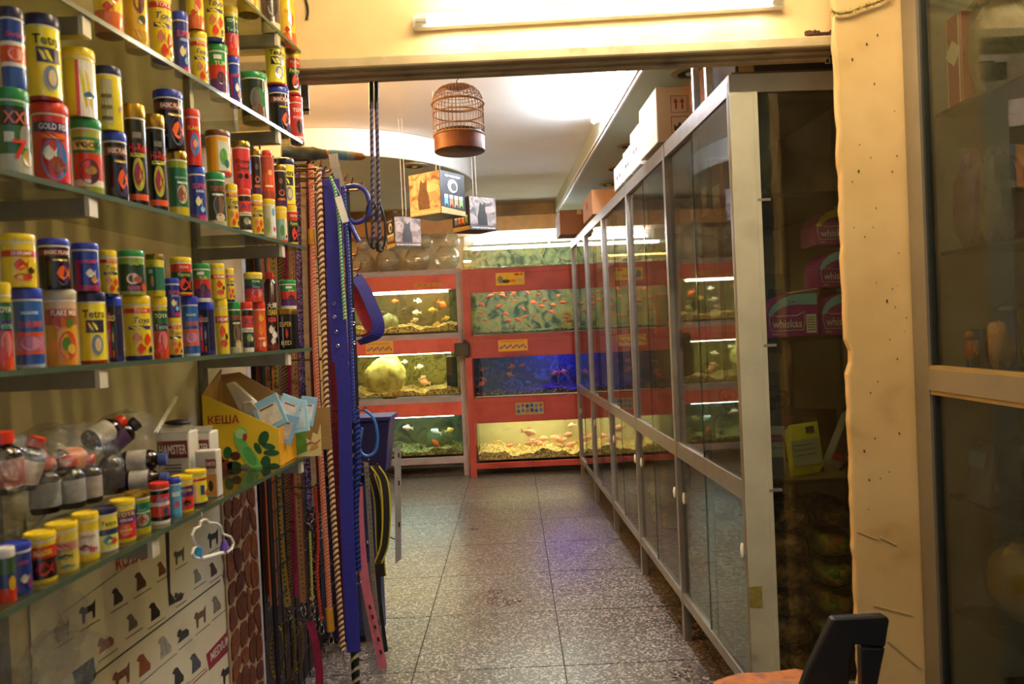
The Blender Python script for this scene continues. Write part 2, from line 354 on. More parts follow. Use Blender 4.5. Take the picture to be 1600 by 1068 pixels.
for i in range(nz + 1):
    for j in range(5):
        P[i, j] = (cols_[j] + (rs.uniform(-.016, .016) if 0 < j < 4 else 0), zz[i] + (rs.uniform(-.028, .028) if 0 < i < nz else 0))
for i in range(nz):
    for j in range(4):
        c = [P[i, j], P[i, j + 1], P[i + 1, j + 1], P[i + 1, j]]; mx = sum(p[0] for p in c) / 4; mz = sum(p[1] for p in c) / 4
        q = [(mx + (a - mx) * .84, mz + (b - mz) * .88) for a, b in c]
        pts = []
        for k in range(4):
            a, b = q[k], q[(k + 1) % 4]; pts += [(a[0] * .8 + b[0] * .2, a[1] * .8 + b[1] * .2), (a[0] * .2 + b[0] * .8, a[1] * .2 + b[1] * .8)]
        mk('stone', G().prism([wp(s, z, .0095) for s, z in pts], NW * .004), STONE[rs.randrange(3)], panel)

# ================================================================ lamps of the room
def batten(name, label, a, b, col, s, down=V((0, 0, -1)), r=.013, back=V((0, .03, 0)), rods=None):
    a, b = V(a), V(b); t = thing(name, label, 'lamp', (a + b) / 2); d = (b - a).normalized()
    mk('batten', G().bar(a + back - d * .03, b + back + d * .03, .03, .035), WHITE, t)
    mk('tube', G().tube([a, b], r, 12), emit(col, s), t, smooth=True)
    for p, q in ((a, -1), (b, 1)):
        mk('end_cap', G().tube([p + d * .012 * q * -1, p + d * .02 * q], r * 1.15, 12).bar(p + d * .012 * q, p + d * .012 * q + back, .02, .02), WHITE, t)
    if rods:
        for f_ in (.15, .85): p = a.lerp(b, f_); mk('hanger_rod', G().tube([p + back, (p.x, p.y, rods)], .004, 6), WHITE, t)
    return t
batten('tube_lamp', 'long glowing tube lamp fixed to the cream lintel wall', (-.218, 2.236, 2.270), (.805, 2.236, 2.283), 'fff0d4', TUBE_FRONT)
batten('tube_lamp', 'bright white tube lamp along the edge of the dropped ceiling', (sx(3.3) - .045, 3.3, 2.585), (sx(4.62) - .045, 4.62, 2.585), 'e4eeff', TUBE_INNER, back=V((.026, 0, .012)))
batten('tube_lamp', 'warm tube lamp slung below the inner ceiling behind the lintel', (-1.6, 3.08, 2.40), (-.55, 3.08, 2.40), 'ffbe6a', TUBE_WARM, back=V((0, 0, .03)), rods=2.635)
batten('tube_lamp', 'tube lamp slung below the ceiling of the front room', (-.25, 1.42, 2.70), (.85, 1.42, 2.70), 'ffe6b8', TUBE_ROOM, back=V((0, 0, .03)), rods=3.0)
for i, (x, y, z) in enumerate(((1078, 112, 2.469), (985, 226, 2.469), (963, 262, 2.469), (952, 287, 2.469), (648, 258, 2.469), (617, 329, 2.469))):
    p = atz(x, y, z); t = thing('downlight', ['recessed downlight ring above the metal uprights of the cabinet', 'recessed downlight ring above the tall white carton', 'recessed downlight ring above the low white carton', 'recessed downlight ring above the open brown cardboard box', 'recessed downlight ring in the round ceiling above the big cube', 'recessed downlight ring in the round ceiling above the small cube'][i], 'downlight', p, ['downlights over the cabinet', 'downlights in the round ceiling'][i > 3])
    mk('trim_ring', G().lathe([(.085, -.006), (.085, 0), (.055, 0), (.055, -.012), (.085, -.006)], 24, p, cap=False), M('8d8468', .5), t, smooth=True)
    mk('baffle', G().lathe([(.055, -.004), (.038, -.001), (.02, -.001)], 20, p), M('5d5542', .5), t); mk('bulb', G().blob(p + V((0, 0, -.008)), (.02, .02, .01), amp=0), M('b8b09a', .3), t, smooth=True)
# ================================================================ fish tanks at the far end
RED = blotch('rack_red_paint', ['80281f', 'a84034', 'b44c3e', 'ac463a'], 5, .5, .03, stops=[.2, .4, .6, .8]); GREYP = M('a39aa0', .5, 0, .15, 9)
TG = glass('f0f4e6', .02, '9aa88a', .05)
FISHM = {'orange': M('e8692a', .35, 0, .3, 60), 'pale': M('e8c0a0', .35, 0, .2, 60), 'white': M('dfe0d8', .35, 0, .2, 60), 'pink': M('f0b496', .35, 0, .2, 60), 'dark': M('3a3a34', .4), 'yellow': M('d8b04a', .4, 0, .2, 60)}
_fm = {}
def fish_mesh(kind):
    if kind in _fm: return _fm[kind]
    g = G(); n = 8; st = [(-.5, .02), (-.44, .10), (-.30, .19), (-.08, .24), (.14, .18), (.30, .08), (.36, .05)]
    for x, r in st:
        g.v += [V((x, r * .45 * math.sin(6.28318 * j / n), r * math.cos(6.28318 * j / n))) for j in range(n)]
    for i in range(len(st) - 1):
        for j in range(n): g.f.append((i * n + j, i * n + (j + 1) % n, (i + 1) * n + (j + 1) % n, (i + 1) * n + j)); g.m.append(0)
    g.f.append(tuple(reversed(range(n)))); g.m.append(0)
    g.prism([(.33, -.008, .05), (.56, -.008, .2), (.5, -.008, 0), (.58, -.008, -.18), (.33, -.008, -.05)], (0, .016, 0))
    g.prism([(-.22, -.006, .2), (-.05, -.006, .36), (.16, -.006, .28), (.14, -.006, .15)], (0, .012, 0))
    g.prism([(-.1, -.006, -.2), (.04, -.006, -.33), (.1, -.006, -.18)], (0, .012, 0))
    o = mk('fish', g, FISHM[kind], smooth=True, origin=(0, 0, 0)); me = o.data; bpy.data.objects.remove(o); _fm[kind] = me; return me
def fish(kind, x, y, d, L, ang, label, grp, flip=False):
    p = at(x, y, d); o = bpy.data.objects.new('goldfish' if kind == 'orange' else 'fish', fish_mesh(kind)); COL.objects.link(o)
    o.location = p; o.scale = (L, L, L); o.rotation_euler = (0, math.radians(ang), (math.pi if flip else 0) + math.radians(random.uniform(-25, 25)))
    return tag(o, label, 'fish', grp)
def gravel_bed(x0, x1, y0, y1, z, h, seed, mat, parent):
    r = random.Random(seed); nx, ny = 40, 8; g = G()
    for i in range(nx + 1):
        for j in range(ny + 1):
            x = x0 + (x1 - x0) * i / nx; hh = h * (.65 + .25 * math.sin(i * .35 + seed) + .15 * math.sin(i * .9 + j)) + r.uniform(-.006, .006) + h * .35 * j / ny
            g.v.append(V((x, y0 + (y1 - y0) * j / ny, z + max(.004, hh))))
    k = ny + 1
    for i in range(nx):
        for j in range(ny): g.f.append((i * k + j, (i + 1) * k + j, (i + 1) * k + j + 1, i * k + j + 1)); g.m.append(0)
    o = len(g.v)                                  # skirt down the front glass
    for i in range(nx + 1): g.v.append(V((g.v[i * k].x, y0, z)))
    for i in range(nx): g.f.append((o + i, o + i + 1, (i + 1) * k, i * k)); g.m.append(0)
    q = mk('gravel', g, mat, parent, smooth=False); q['kind'] = 'stuff'; return q
def tank(label, x0, x1, yf, dep, z0, z1, backm, grav, gh, seed, lamp, s, tint=TG, lr=(0, 1), ldz=0, ldy=0):
    t = thing('aquarium', label, 'aquarium', ((x0 + x1) / 2, yf + dep / 2, z0)); th = .006
    mk('front_pane', G().mm((x0, yf, z0), (x1, yf + th, z1)), tint, t)
    for x in (x0, x1 - th): mk('side_pane', G().mm((x, yf + th, z0), (x + th, yf + dep, z1)), tint, t)
    mk('back_panel', G().mm((x0, yf + dep, z0), (x1, yf + dep + .01, z1)), backm, t)
    mk('bottom', G().mm((x0 + th, yf + th, z0), (x1 - th, yf + dep, z0 + .006)), DARK, t)
    if gh: gravel_bed(x0 + .01, x1 - .01, yf + .008, yf + dep - .01, z0 + .006, gh, seed, grav, t)
    if lamp:
        la, lb = x0 + .05 + (x1 - x0 - .1) * lr[0], x0 + .05 + (x1 - x0 - .1) * lr[1]; zl_ = z1 - .028 - ldz
        l = mk('lamp_hood', G().mm((la, yf + .05 - ldy, zl_ + .016), (lb, yf + .15 - ldy, zl_ + .035)), WHITE, t)
        mk('lamp_tube', G().tube([(la + .03, yf + .1 - ldy, zl_), (lb - .03, yf + .1 - ldy, zl_)], .011, 8), emit(lamp, s), l)
    return t
YG = speckle('yellow_gravel', ['c9a860', 'e6cf8a', 'a88a48', 'd8bc74', '8a7040', 'efe0b0'], 70, .6, .6)
GG = speckle('green_gravel', ['7a7c40', 'b6b060', '5a6030', '9a9450', '44482a'], 70, .6, .6)
BG = speckle('dark_gravel', ['1c2238', '2c3450', '141828', '3a4468', 'c07a40', '202844'], 80, .6, .6)
WG = speckle('white_gravel', ['b8d0bc', 'd4e4d4', '9cb8a4', 'e8f0e4'], 80, .6, .6)
ALG = blotch('algae_back', ['14160c', '34361a', '5c5a30', '3c4c30', '12140c'], 7, .7, .1, distort=1.2, stops=[.25, .38, .5, .62, .75])
ALG2 = blotch('plant_back', ['24280f', '50521e', '8a863c', '4a5a2c', '1a1f0e'], 8, .7, .1, distort=1.6, stops=[.25, .38, .5, .62, .75])
PLAIN = blotch('yellow_green_back', ['a8a070', 'c0b888', 'b4ac7c'], 3, .7)
BLUEB = blotch('black_back', ['0a0c14', '14182a', '5a6480', '0c1020'], 9, .5, 0, distort=2, stops=[.3, .5, .66, .75])
GREENB = blotch('green_back', ['0c140e', '1e4434', '7a8468', 'a09a60', '101810'], 9, .7, .1, distort=1.0, stops=[.25, .38, .5, .62, .75])
def rack(name, label, x0, x1, yf, dep, post_m, bars, boards, board_m, top, low, pw):
    t = thing(name, label, 'tank rack', ((x0 + x1) / 2, yf + dep / 2, 0))
    for x in (x0 + pw / 2, x1 - pw / 2):
        for y in (yf + .02, yf + dep - .02): mk('post', G().mm((x - pw / 2, y - .02, 0), (x + pw / 2, y + .02, top)), post_m, t)
    for z0, z1 in bars:
        mk('shelf', G().mm((x0 + pw, yf + .045, z0), (x1 - pw, yf + dep, z0 + .012)), M('4a3428', .7), t)
        mk('rail', G().mm((x0 + pw, yf + .004, z0), (x1 - pw, yf + .044, z1)), post_m, t)
    for z0, z1 in boards: mk('fascia_board', G().mm((x0 + pw, yf + .008, z0), (x1 - pw, yf + .022, z1)), board_m, t)
    return t
REDL = blotch('rack_light_red', ['c04a3e', 'd2604e', 'cc5646'], 5, .5, .03)
LX0, LX1, LY = -1.62, -.462, 7.28
rack('tank_rack', 'grey steel tank rack with bright red boards beneath the glass bowls', LX0, LX1, LY, .5, GREYP, [(.12, .181), (.704, .755), (1.311, 1.36), (1.915, 1.965)], [(.575, .703), (1.175, 1.31), (1.775, 1.914)], REDL, 1.965, 0, .05)
RX0, RX1, RY = -.447, .80, 7.16
rack('tank_rack', 'red painted tank rack carrying the blue-lit tank', RX0, RX1, RY, .55, RED, [(.075, .125), (.685, .735), (1.27, 1.318), (1.895, 1.94)], [(.50, .684), (1.11, 1.269), (1.72, 1.894)], RED, 1.94, 0, .06)
ly = LY + .05
tank('top tank of the grey rack with rocks, green water and yellow gravel', LX0 + .055, LX1 - .055, ly, .4, 1.373, 1.84, ALG, YG, .07, 1, 'fff8dc', TANK, ldz=.05, ldy=.06)
tank('middle tank of the grey rack with a big yellow rock', LX0 + .055, LX1 - .055, ly, .4, .769, 1.24, ALG2, YG, .07, 2, 'fff6c8', TANK, ldz=.035, ldy=.06)
tank('lowest tank of the grey rack with a blue band of light', LX0 + .055, LX1 - .055, ly, .4, .194, .64, ALG, GG, .07, 3, 'c8f0ff', TANK * .8, ldz=.04, ldy=.06)
ry = RY + .05
tank('top tank of the red rack crowded with orange goldfish', RX0 + .07, RX1 - .07, ry, .44, 1.332, 1.80, GREENB, GG, .02, 4, 'fff8ec', TANK * .8)
tank('blue-lit middle tank of the red rack with dark gravel', RX0 + .07, RX1 - .07, ry, .44, .75, 1.19, BLUEB, BG, .05, 5, '2a30ff', TANK * 4, lr=(.5, 1))
tank('lowest tank of the red rack with pale yellow water', RX0 + .07, RX1 - .07, ry, .44, .139, .585, PLAIN, YG, .09, 6, 'fff2cc', TANK * 1.2)
tank('long shallow tank with white gravel on top of the red rack', RX0 + .02, RX1 - .02, RY + .06, .42, 1.942, 2.17, GREENB, WG, .028, 7, 'f0f8ff', TANK * .7)
batten('tube_lamp', 'white tube lamp on the wall above the shallow tank', (RX0 + .1, 7.80, 2.26), (RX1 - .1, 7.80, 2.26), 'eef6ff', TANK * 3, back=V((0, .03, 0)))
solo('backing_sheet', G().mm((RX0, 7.838, 1.95), (RX1 + .4, 7.849, 2.33)), M('eef2f4', .5, 0, .03), 'plain white sheet on the wall above the shallow tank', 'wall sheet')
# things in the tanks
rk = solo('aquarium_rock', G().blob(at(605, 588, 7.45), (.19, .1, .19), seed=5, amp=.2, nu=16, nv=12), blotch('rock_yellow', ['8a8440', 'c8c078', 'e0d890'], 14, .7, .5), 'big pale yellow rock in the middle tank of the grey rack', 'rock', smooth=True)
solo('aquarium_rock', G().blob(at(607, 505, 7.45), (.11, .07, .085), seed=6, amp=.22), blotch('rock_green', ['5a6040', '98a070', 'b8b888'], 18, .7, .5), 'small grey-green rock in the top tank of the grey rack', 'rock', smooth=True)
solo('aquarium_rock', G().blob(at(612, 705, 7.45), (.1, .07, .08), seed=9, amp=.22), blotch('rock_dark', ['242818', '44482c'], 18, .7, .5), 'dark mossy rock in the lowest tank of the grey rack', 'rock', smooth=True)
solo('aquarium_rock', G().blob(at(686, 690, 7.5), (.13, .08, .12), seed=10, amp=.22), blotch('rock_moss', ['2a3018', '54602c', '3c4a20'], 18, .7, .5), 'large mossy mound in the lowest tank of the grey rack', 'rock', smooth=True)
f0 = thing('tank_filter', 'black box filter in the corner of the middle tank of the grey rack', 'filter', at(706, 605, 7.42))
c0 = at(706, 580, 7.42); mk('filter_body', G().box(c0, (.1, .07, .30)), BLACK, f0, bevel=.006); mk('filter_slot', G().box(c0 + V((0, -.036, -.06)), (.07, .004, .1)), M('2c2c2c', .6), f0)
hang = thing('hang_on_filter', 'dark hang-on filter clipped between the two racks', 'filter', at(722, 558, 7.13))
c0 = at(722, 546, 7.12); mk('filter_case', G().box(c0, (.14, .05, .125)), M('2a2c1c', .4), hang, bevel=.008); mk('hook', G().box(c0 + V((.03, -.01, .075)), (.03, .03, .03)), BLACK, hang)
grL = 'fish in the grey rack tanks'; grR = 'fish in the red rack tanks'
for (x, y, k, L, a, fl) in [(617, 470, 'orange', .07, 0, 0), (653, 470, 'white', .09, -10, 1), (651, 488, 'white', .09, 5, 0), (676, 484, 'yellow', .09, 0, 0), (648, 500, 'pale', .08, 15, 1), (691, 475, 'orange', .11, -35, 1), (684, 507, 'yellow', .1, 0, 0), (697, 497, 'yellow', .08, 10, 1), (598, 488, 'dark', .08, 0, 0), (630, 484, 'dark', .07, 20, 1)]:
    fish(k, x, y, 7.42 + random.uniform(0, .12), L, a, {'orange': 'small orange fish', 'white': 'slim white fish', 'yellow': 'yellow fish hovering low', 'pale': 'pale silvery fish', 'dark': 'small dark fish'}[k] + ' in the top tank of the grey rack', grL, fl)
for (x, y, k, L, a, fl) in [(664, 597, 'pink', .12, 12, 0), (655, 573, 'white', .09, 10, 1), (632, 565, 'white', .07, 0, 1), (660, 590, 'pale', .08, 20, 1)]:
    fish(k, x, y, 7.44 + random.uniform(0, .1), L, a, {'pink': 'plump pink fish', 'white': 'small white fish', 'pale': 'pale silvery fish'}[k] + ' in the middle tank of the grey rack', grL, fl)
for (x, y, k, L, a, fl) in [(637, 668, 'pale', .1, 8, 0), (681, 674, 'white', .11, 22, 0), (702, 672, 'yellow', .1, 15, 1), (681, 692, 'orange', .1, 40, 0), (658, 699, 'dark', .06, 80, 0)]:
    fish(k, x, y, 7.40 + random.uniform(0, .06), L, a, {'pale': 'pale silvery fish', 'white': 'slim white fish', 'yellow': 'yellow-green fish', 'orange': 'ragged orange fish', 'dark': 'small dark fish'}[k] + ' in the lowest tank of the grey rack', grL, fl)
rf = random.Random(21)
for (x, y) in [(766, 462), (786, 462), (785, 457), (775, 456), (825, 457), (753, 475), (752, 489), (780, 478), (790, 490), (804, 470), (818, 482), (834, 472), (850, 469), (846, 478), (820, 495), (836, 493), (865, 476), (880, 472), (887, 488), (884, 495), (889, 501), (862, 487), (810, 500), (795, 500), (873, 461), (802, 458), (757, 500), (842, 460)]:
    fish('orange', x, y, 7.27 + rf.uniform(0, .28), rf.uniform(.045, .08), rf.uniform(-35, 35), 'small orange goldfish swimming in the top tank of the red rack', grR, rf.random() < .5)
for (x, y) in [(754, 577), (756, 592), (797, 585), (800, 572), (816, 570), (868, 582), (880, 580), (752, 600)]:
    fish('orange', x, y, 7.28 + rf.uniform(0, .2), rf.uniform(.05, .09), rf.uniform(-30, 30), 'small orange fish in the blue-lit middle tank', grR, rf.random() < .5)
for (x, y, L) in [(826, 675, .15), (797, 695, .09), (833, 688, .1), (838, 691, .1), (827, 692, .1), (848, 685, .11), (869, 684, .12), (879, 687, .12), (887, 679, .11), (894, 664, .09), (893, 694, .12), (841, 694, .09)]:
    fish('pink', x, y, 7.27 + rf.uniform(0, .2), L, rf.uniform(-15, 15), 'plump pinkish fish in the lowest tank of the red rack', grR, rf.random() < .3)
# price notes stuck to the boards
def note(x0, y0, x1, y1, d, col, label, marks):
    a, b = at(x0, y1, d), at(x1, y0, d); w, h = b.x - a.x, b.z - a.z; c = (a + b) / 2; c.y = d
    t = thing('paper_note', label, 'sign', (c.x, d, c.z - h / 2)); mk('sheet', G().box((c.x, d - .0015, c.z), (w, .002, h)), M(col, .7, 0, .1, 30), t)
    for (u, v, su, sv, mc) in marks: flat_poly('print', ell(su * w / 2, sv * h / 2, 10), (c.x + (u - .5) * w, d - .0026, c.z + (v - .5) * h), (1, 0, 0), (0, 0, 1), M(mc, .7), t)
scr = [(.08 + .07 * i, .28 + .08 * (i % 3), .06, .22, '6a5a8a') for i in range(13)] + [(.12 + .09 * i, .75, .07, .08, '9a7a20') for i in range(9)]
note(775, 424, 819, 446, RY + .007, 'e0b62c', 'yellow fish food note on the top board of the red rack', [(.16, .45, .2, .6, '8a8a78'), (.35, .3, .3, .3, '4a4a48'), (.6, .33, .2, .22, 'd87a20'), (.84, .36, .2, .26, 'b8b0a0'), (.74, .82, .18, .2, 'c83018'), (.9, .82, .08, .2, 'b84828')])
note(572, 531, 614, 553, LY + .007, 'e0a83c', 'yellow handwritten note on the middle board of the grey rack', scr)
note(779, 527, 824, 549, RY + .007, 'e8b038', 'yellow handwritten note on the middle board of the red rack', scr)
note(806, 627, 849, 648, RY + .007, 'a89858', 'blue-patterned note on the lowest board of the red rack', [(.1 + .16 * i, .3 + .4 * (j % 2) + .05 * i % .1, .13, .34, ['3a5a9a', '5a78b0', '9a5a4a', '2c4a80'][(i + j) % 4]) for i in range(6) for j in range(2)])
note(646, 441, 692, 449, LY + .007, 'd08a3a', 'faded orange note on the top board of the grey rack', [(.2 + .2 * i, .5, .1, .4, 'b06a30') for i in range(4)])
# glass bowls stacked on the grey rack
BOWL = glass('f8f6ee', .16, 'f2ecd8', .14)
bz = 1.966
bowls = [(567, 400, .115, 'big'), (606, 399, .125, 'big'), (652, 397, .13, 'big'), (698, 396, .13, 'big'), (566, 367, .075, 's'), (612, 368, .07, 's'), (664, 362, .075, 's'), (706, 362, .075, 's')]
bigs = []
for x, y, r, k in bowls:
    p = at(x, y, 7.52)
    zc = bz + r * .94 if k == 'big' else max(b[1] for b in bigs) + r * .80
    if k == 'big': bigs.append((p.x, zc + r * .86, r))
    pr = [(r * .4, -r * .92)] + [(r * math.cos(a), r * math.sin(a)) for a in [math.radians(q) for q in (-58, -40, -20, 0, 20, 40, 55)]] + [(r * .52, r * .86), (r * .60, r * .94)]
    pr2 = pr + [(q[0] * .96, q[1]) for q in reversed(pr[1:])] + [(0.001, -r * .88)]
    g = G().lathe(pr2, 24, (p.x, p.y if k == 'big' else min(bigs, key=lambda b: abs(b[0] - p.x)) and p.y, zc), cap=True)
    solo('glass_bowl', g, BOWL, ('large round glass bowl on the grey rack, ' if k == 'big' else 'small round glass bowl perched on larger bowls, ') + ['first', 'second', 'third', 'fourth'][3 - (bowls.index((x, y, r, k)) % 4)] + ' from the shallow tank', 'glass bowl', 'glass bowls on the grey rack', smooth=True)
# ================================================================ long glass cabinet
CY0, CB, NB = 2.39, .888, 5
def cx_(y): return .704 - .0337 * (y - CY0)
TC = V((-.0337, 1, 0)).normalized(); NC = V((-1, -.0337, 0)).normalized()     # along, and out towards the aisle
def cp(s, off, z): return V((cx_(CY0 + s), CY0 + s, z)) - NC * off               # off = inwards from the front plane
CD = .52; LEN = CB * NB
CG = glass('e2e6e2', .075, '8a8c88', .07, .02, 5)
cab = thing('display_cabinet', 'long aluminium cabinet with sliding glass doors along the aisle', 'cabinet', cp(LEN / 2, CD / 2, 0))
def cbox(s0, s1, o0, o1, z0, z1):
    c = [cp(s, o, z) for z in (z0, z1) for s, o in ((s0, o0), (s1, o0), (s1, o1), (s0, o1))]
    return G().add(c, [(3, 2, 1, 0), (4, 5, 6, 7), (0, 1, 5, 4), (1, 2, 6, 5), (2, 3, 7, 6), (3, 0, 4, 7)])
ENDAL = blotch('aged_aluminium', ['7c7a70', 'aaa896', 'b6b4a2', 'a6a492'], 7, .42, .05, stops=[.24, .36, .6, .8])
for k in range(NB + 1):
    s = k * CB; w = .032 if k else .028
    mk('post', cbox(s - (w / 2 if k else 0), s + w / 2 + (0 if k else .014), 0, .03, .16, 2.118), ALU, cab)
    mk('post', cbox(s - (w / 2 if k else 0), s + w / 2 + (0 if k else .014), CD - .03, CD, .16, 2.118), ALU, cab)
    for o in (0.004, CD - .034): mk('leg', cbox(s - .018, s + .018, o, o + .03, 0, .165), ALU, cab)
for z0, z1 in ((.165, .205), (.79, .852), (2.058, 2.118)):
    for k in range(NB): mk('rail', cbox(k * CB + .02, (k + 1) * CB - .016, .002, .028, z0, z1), ALU, cab)
mk('end_stile', cbox(-.004, .018, .000, .072, .205, 2.118), ENDAL, cab)
mk('end_bead', cbox(-.007, .012, .072, .086, .205, 2.062), ENDAL, cab)
mk('end_stile', cbox(-.004, .018, CD - .06, CD, .165, 2.118), ENDAL, cab)
mk('end_rail', cbox(-.003, .018, .072, CD - .06, 2.062, 2.118), ENDAL, cab)
mk('end_rail', cbox(-.003, .018, .072, CD - .06, .165, .205), ENDAL, cab)
mk('end_pane', cbox(.004, .009, .085, CD - .06, .205, 2.062), glass('d8dcd0', .05, '6a675a', .05, 0, 9), cab)
mk('lock_plate', G().mm(tuple(at(1172, 948, CY0 - .006)), tuple(at(1190, 915, CY0 - .003))), M('9a8e4a', .5, .3, .3, 60), cab)
mk('top_board', cbox(.03, LEN, .02, CD, 2.119, 2.135), M('6a5a3a', .8), cab)
mk('bottom_board', cbox(.02, LEN, .03, CD - .03, .17, .188), M('5a4c3a', .8), cab)
mk('back_panel', cbox(.0, LEN, CD, CD + .008, .165, 2.118), M('8a8478', .8, 0, .15, 4), cab)
CSH = glass('b8c4b4', .12, '6a6458', .06)
SHZ = (.838, 1.290, 1.742)
for z in SHZ:
    for k in range(NB): mk('shelf', cbox(k * CB + .03 * (k == 0), (k + 1) * CB - .01, .05, CD - .02, z, z + .008), CSH if z > 1 else M('7a6a4a', .7), cab)
    mk('shelf_edge', cbox(.011, .024, .09, CD - .06, z - .004, z + .008), M('2a2418', .5), cab)
    mk('shelf_clip', cbox(-.008, .004, .074, .115, z - .018, z - .010), ALU, cab)
for k in range(NB):
    for z0, z1 in ((.205, .79), (.852, 2.058)):
        for h, off in ((0, .0075), (1, .0175)):
            s0 = k * CB + .018 + (CB / 2 - .04) * h; s1 = s0 + CB / 2 + .01
            p = mk('sliding_pane', cbox(s0, s1, off, off + .005, z0, z1), CG, cab)
            e = s1 if h == 0 else s0
            mk('pane_edge', cbox(e - .003, e + .003, off - .001, off + .006, z0, z1), M('1c2a24', .15), p)
            if z0 < .5: 
                hs = s0 + .05 if h else s1 - .36; hc = cp(s0 + .045 if h == 0 else s1 - .045, off - .003, .62); mk('finger_grip', G().blob(hc, (.006, .012, .026), amp=0, nu=10, nv=6), WHITE, p, smooth=True)
# ---------------------------------------------------------------- what stands in and on the cabinet
PURPLE = M('a02c9a', .4, 0, .1, 12, 0, .5, .3); SKY = M('8cc4e4', .4); YEL = M('e8d02a', .4)
def cat_box(x0, y0, x1, y1, d, topc, label, flipped=False):
    """display carton of cat food pouches, its top cut in a curve"""
    a = at(x0, y1, d); b = at(x1, y1, d); h = (y1 - y0) * d / FPX; w = b.x - a.x
    c = V((a.x, d, 0)); zb = SHZ[1] + .008 if label.find('shelf') < 0 else 0
    return a, w, h
def carton(label, xpx, wpx, hpx, z, d, band):
    c = at(xpx, 500, d); w = wpx * d / FPX; h = hpx * d / FPX; dp = .12
    t = thing('pet_food_carton', label, 'carton', (c.x + w / 2, d + dp / 2, z))
    cur = [(0, .0), (w, 0), (w, h)] + [(w * .55 + 0 * k, h) for k in (0,)] + [(w * .55 * math.cos(a_) * -1 + w * .55, h * .42 + h * .55 * math.sin(a_)) for a_ in [math.radians(q) for q in (70, 55, 40, 25, 10)]]
    P3 = [V((c.x + u, d, z + v)) for u, v in cur]
    mk('carton_body', G().prism(P3, (0, dp, 0)), PURPLE, t)
    sw = [(w * .03, h * .50)] + [(w * .55 - w * .52 * math.cos(a_), h * .42 + h * .53 * math.sin(a_)) for a_ in [math.radians(q) for q in (15, 35, 55, 75)]] + [(w * .55, h * .98), (w * .98, h * .98), (w * .98, h * .72)] + [(w * .55 - w * .45 * math.cos(a_), h * .38 + h * .36 * math.sin(a_)) for a_ in [math.radians(q) for q in (95, 75, 55, 35, 15)]]
    flat_poly('colour_band', sw, (c.x, d - .0005, z), (1, 0, 0), (0, 0, 1), band, t)
    lid = mk('flap', G().bar((c.x + w * .55, d + .03, z + h + .004), (c.x + w, d + .03, z + h + .012), .06, .002), WHITE, t)
    flat_text('lettering', 'whiskas', (c.x + w * .40, d - .0015, z + h * .30), (1, 0, 0), (0, 0, 1), h * .19, WHITE, t, w * .56)
    ears = [(-.34, -.17), (.34, -.17), (.38, .05), (.36, .26), (.22, .17), (-.22, .17), (-.36, .26), (-.38, .05)]
    mk('cat_head_outline', G().tube([V((c.x + w * .40 + u * w * .9, d - .001, z + h * .31 + v * h)) for u, v in ears], h * .008, 4, closed=True), WHITE, t)
    flat_text('lettering', '1+', (c.x + w * .5, d - .0015, z + h * .80), (1, 0, 0), (0, 0, 1), h * .10, M('8a2a80', .5), t)
    flat_text('lettering', '12x85g', (c.x + w * .15, d - .0015, z + h * .06), (1, 0, 0), (0, 0, 1), h * .05, WHITE, t)
    return t
z1 = SHZ[1] + .009
carton('purple curved cat food carton standing foremost on the cabinet shelf', 1197, 82, 67, z1, 2.46, SKY)
cb2 = carton('purple and sky blue carton beneath another cat food carton', 1282, 74, 66, z1, 2.49, SKY)
h2 = 66 * 2.49 / FPX
carton('purple and sky blue carton between two cat food cartons', 1281, 74, 58, z1 + h2 + .016, 2.49, SKY)
carton('purple carton with yellow band topmost of its stack', 1278, 76, 58, z1 + h2 + 58 * 2.49 / FPX + .034, 2.49, YEL)
flat = thing('price_sticker', 'white barcode label stuck on the foremost cat food carton', 'sticker', at(1268, 520, 2.4585)); p = at(1268, 505, 2.4585)
mk('sticker_sheet', G().box(p, (.032, .0008, .06)), WHITE, flat)
for k in range(6): mk('print_line', G().box(p + V((0, -.0006, .02 - .008 * k)), (.024, .0006, .002)), BLACK, flat)
def pouch(label, x, y0, y1, w, d, col, tilt, zb, marks=(), mat=None, cat='pouch', name='food_pouch'):
    h = (y1 - y0) * d / FPX * .98; c = at(x, y1, d); c.z = zb; c.y = d; R = Matrix.Rotation(math.radians(tilt), 3, 'Y'); wd = w * d / FPX
    t = thing(name, label, cat, c); g = G(); nx, nz = 6, 8
    lift = abs(math.sin(math.radians(tilt))) * wd / 2
    for sgn in (-1, 1):
        o = len(g.v)
        for i in range(nx + 1):
            for j in range(nz + 1):
                u, v = i / nx * 2 - 1, j / nz * 2 - 1; th = .014 * max(0, 1 - u ** 4) * max(0, 1 - v ** 6)
                g.v.append(c + R @ V((u * wd / 2, 0, (v + 1) / 2 * h)) + V((0, sgn * th, lift)))
        for i in range(nx):
            for j in range(nz): g.f.append((o + i * (nz + 1) + j, o + (i + 1) * (nz + 1) + j, o + (i + 1) * (nz + 1) + j + 1, o + i * (nz + 1) + j + 1)); g.m.append(0)
    mk('pouch_body', g, mat or M(col, .3, 0, .1, 20, .2, .5, .4), t, smooth=True)
    X, Z = R @ V((1, 0, 0)), R @ V((0, 0, 1))
    for u, v, su, sv, mc in marks:
        flat_poly('print', [(-su / 2 * wd, -sv / 2 * h), (su / 2 * wd, -sv / 2 * h), (su / 2 * wd, sv / 2 * h), (-su / 2 * wd, sv / 2 * h)], c + X * (u * wd) + Z * (v * h) + V((0, -.0155, lift)), X, Z, M(mc, .4), t)
    return t
z2 = SHZ[0] + .009
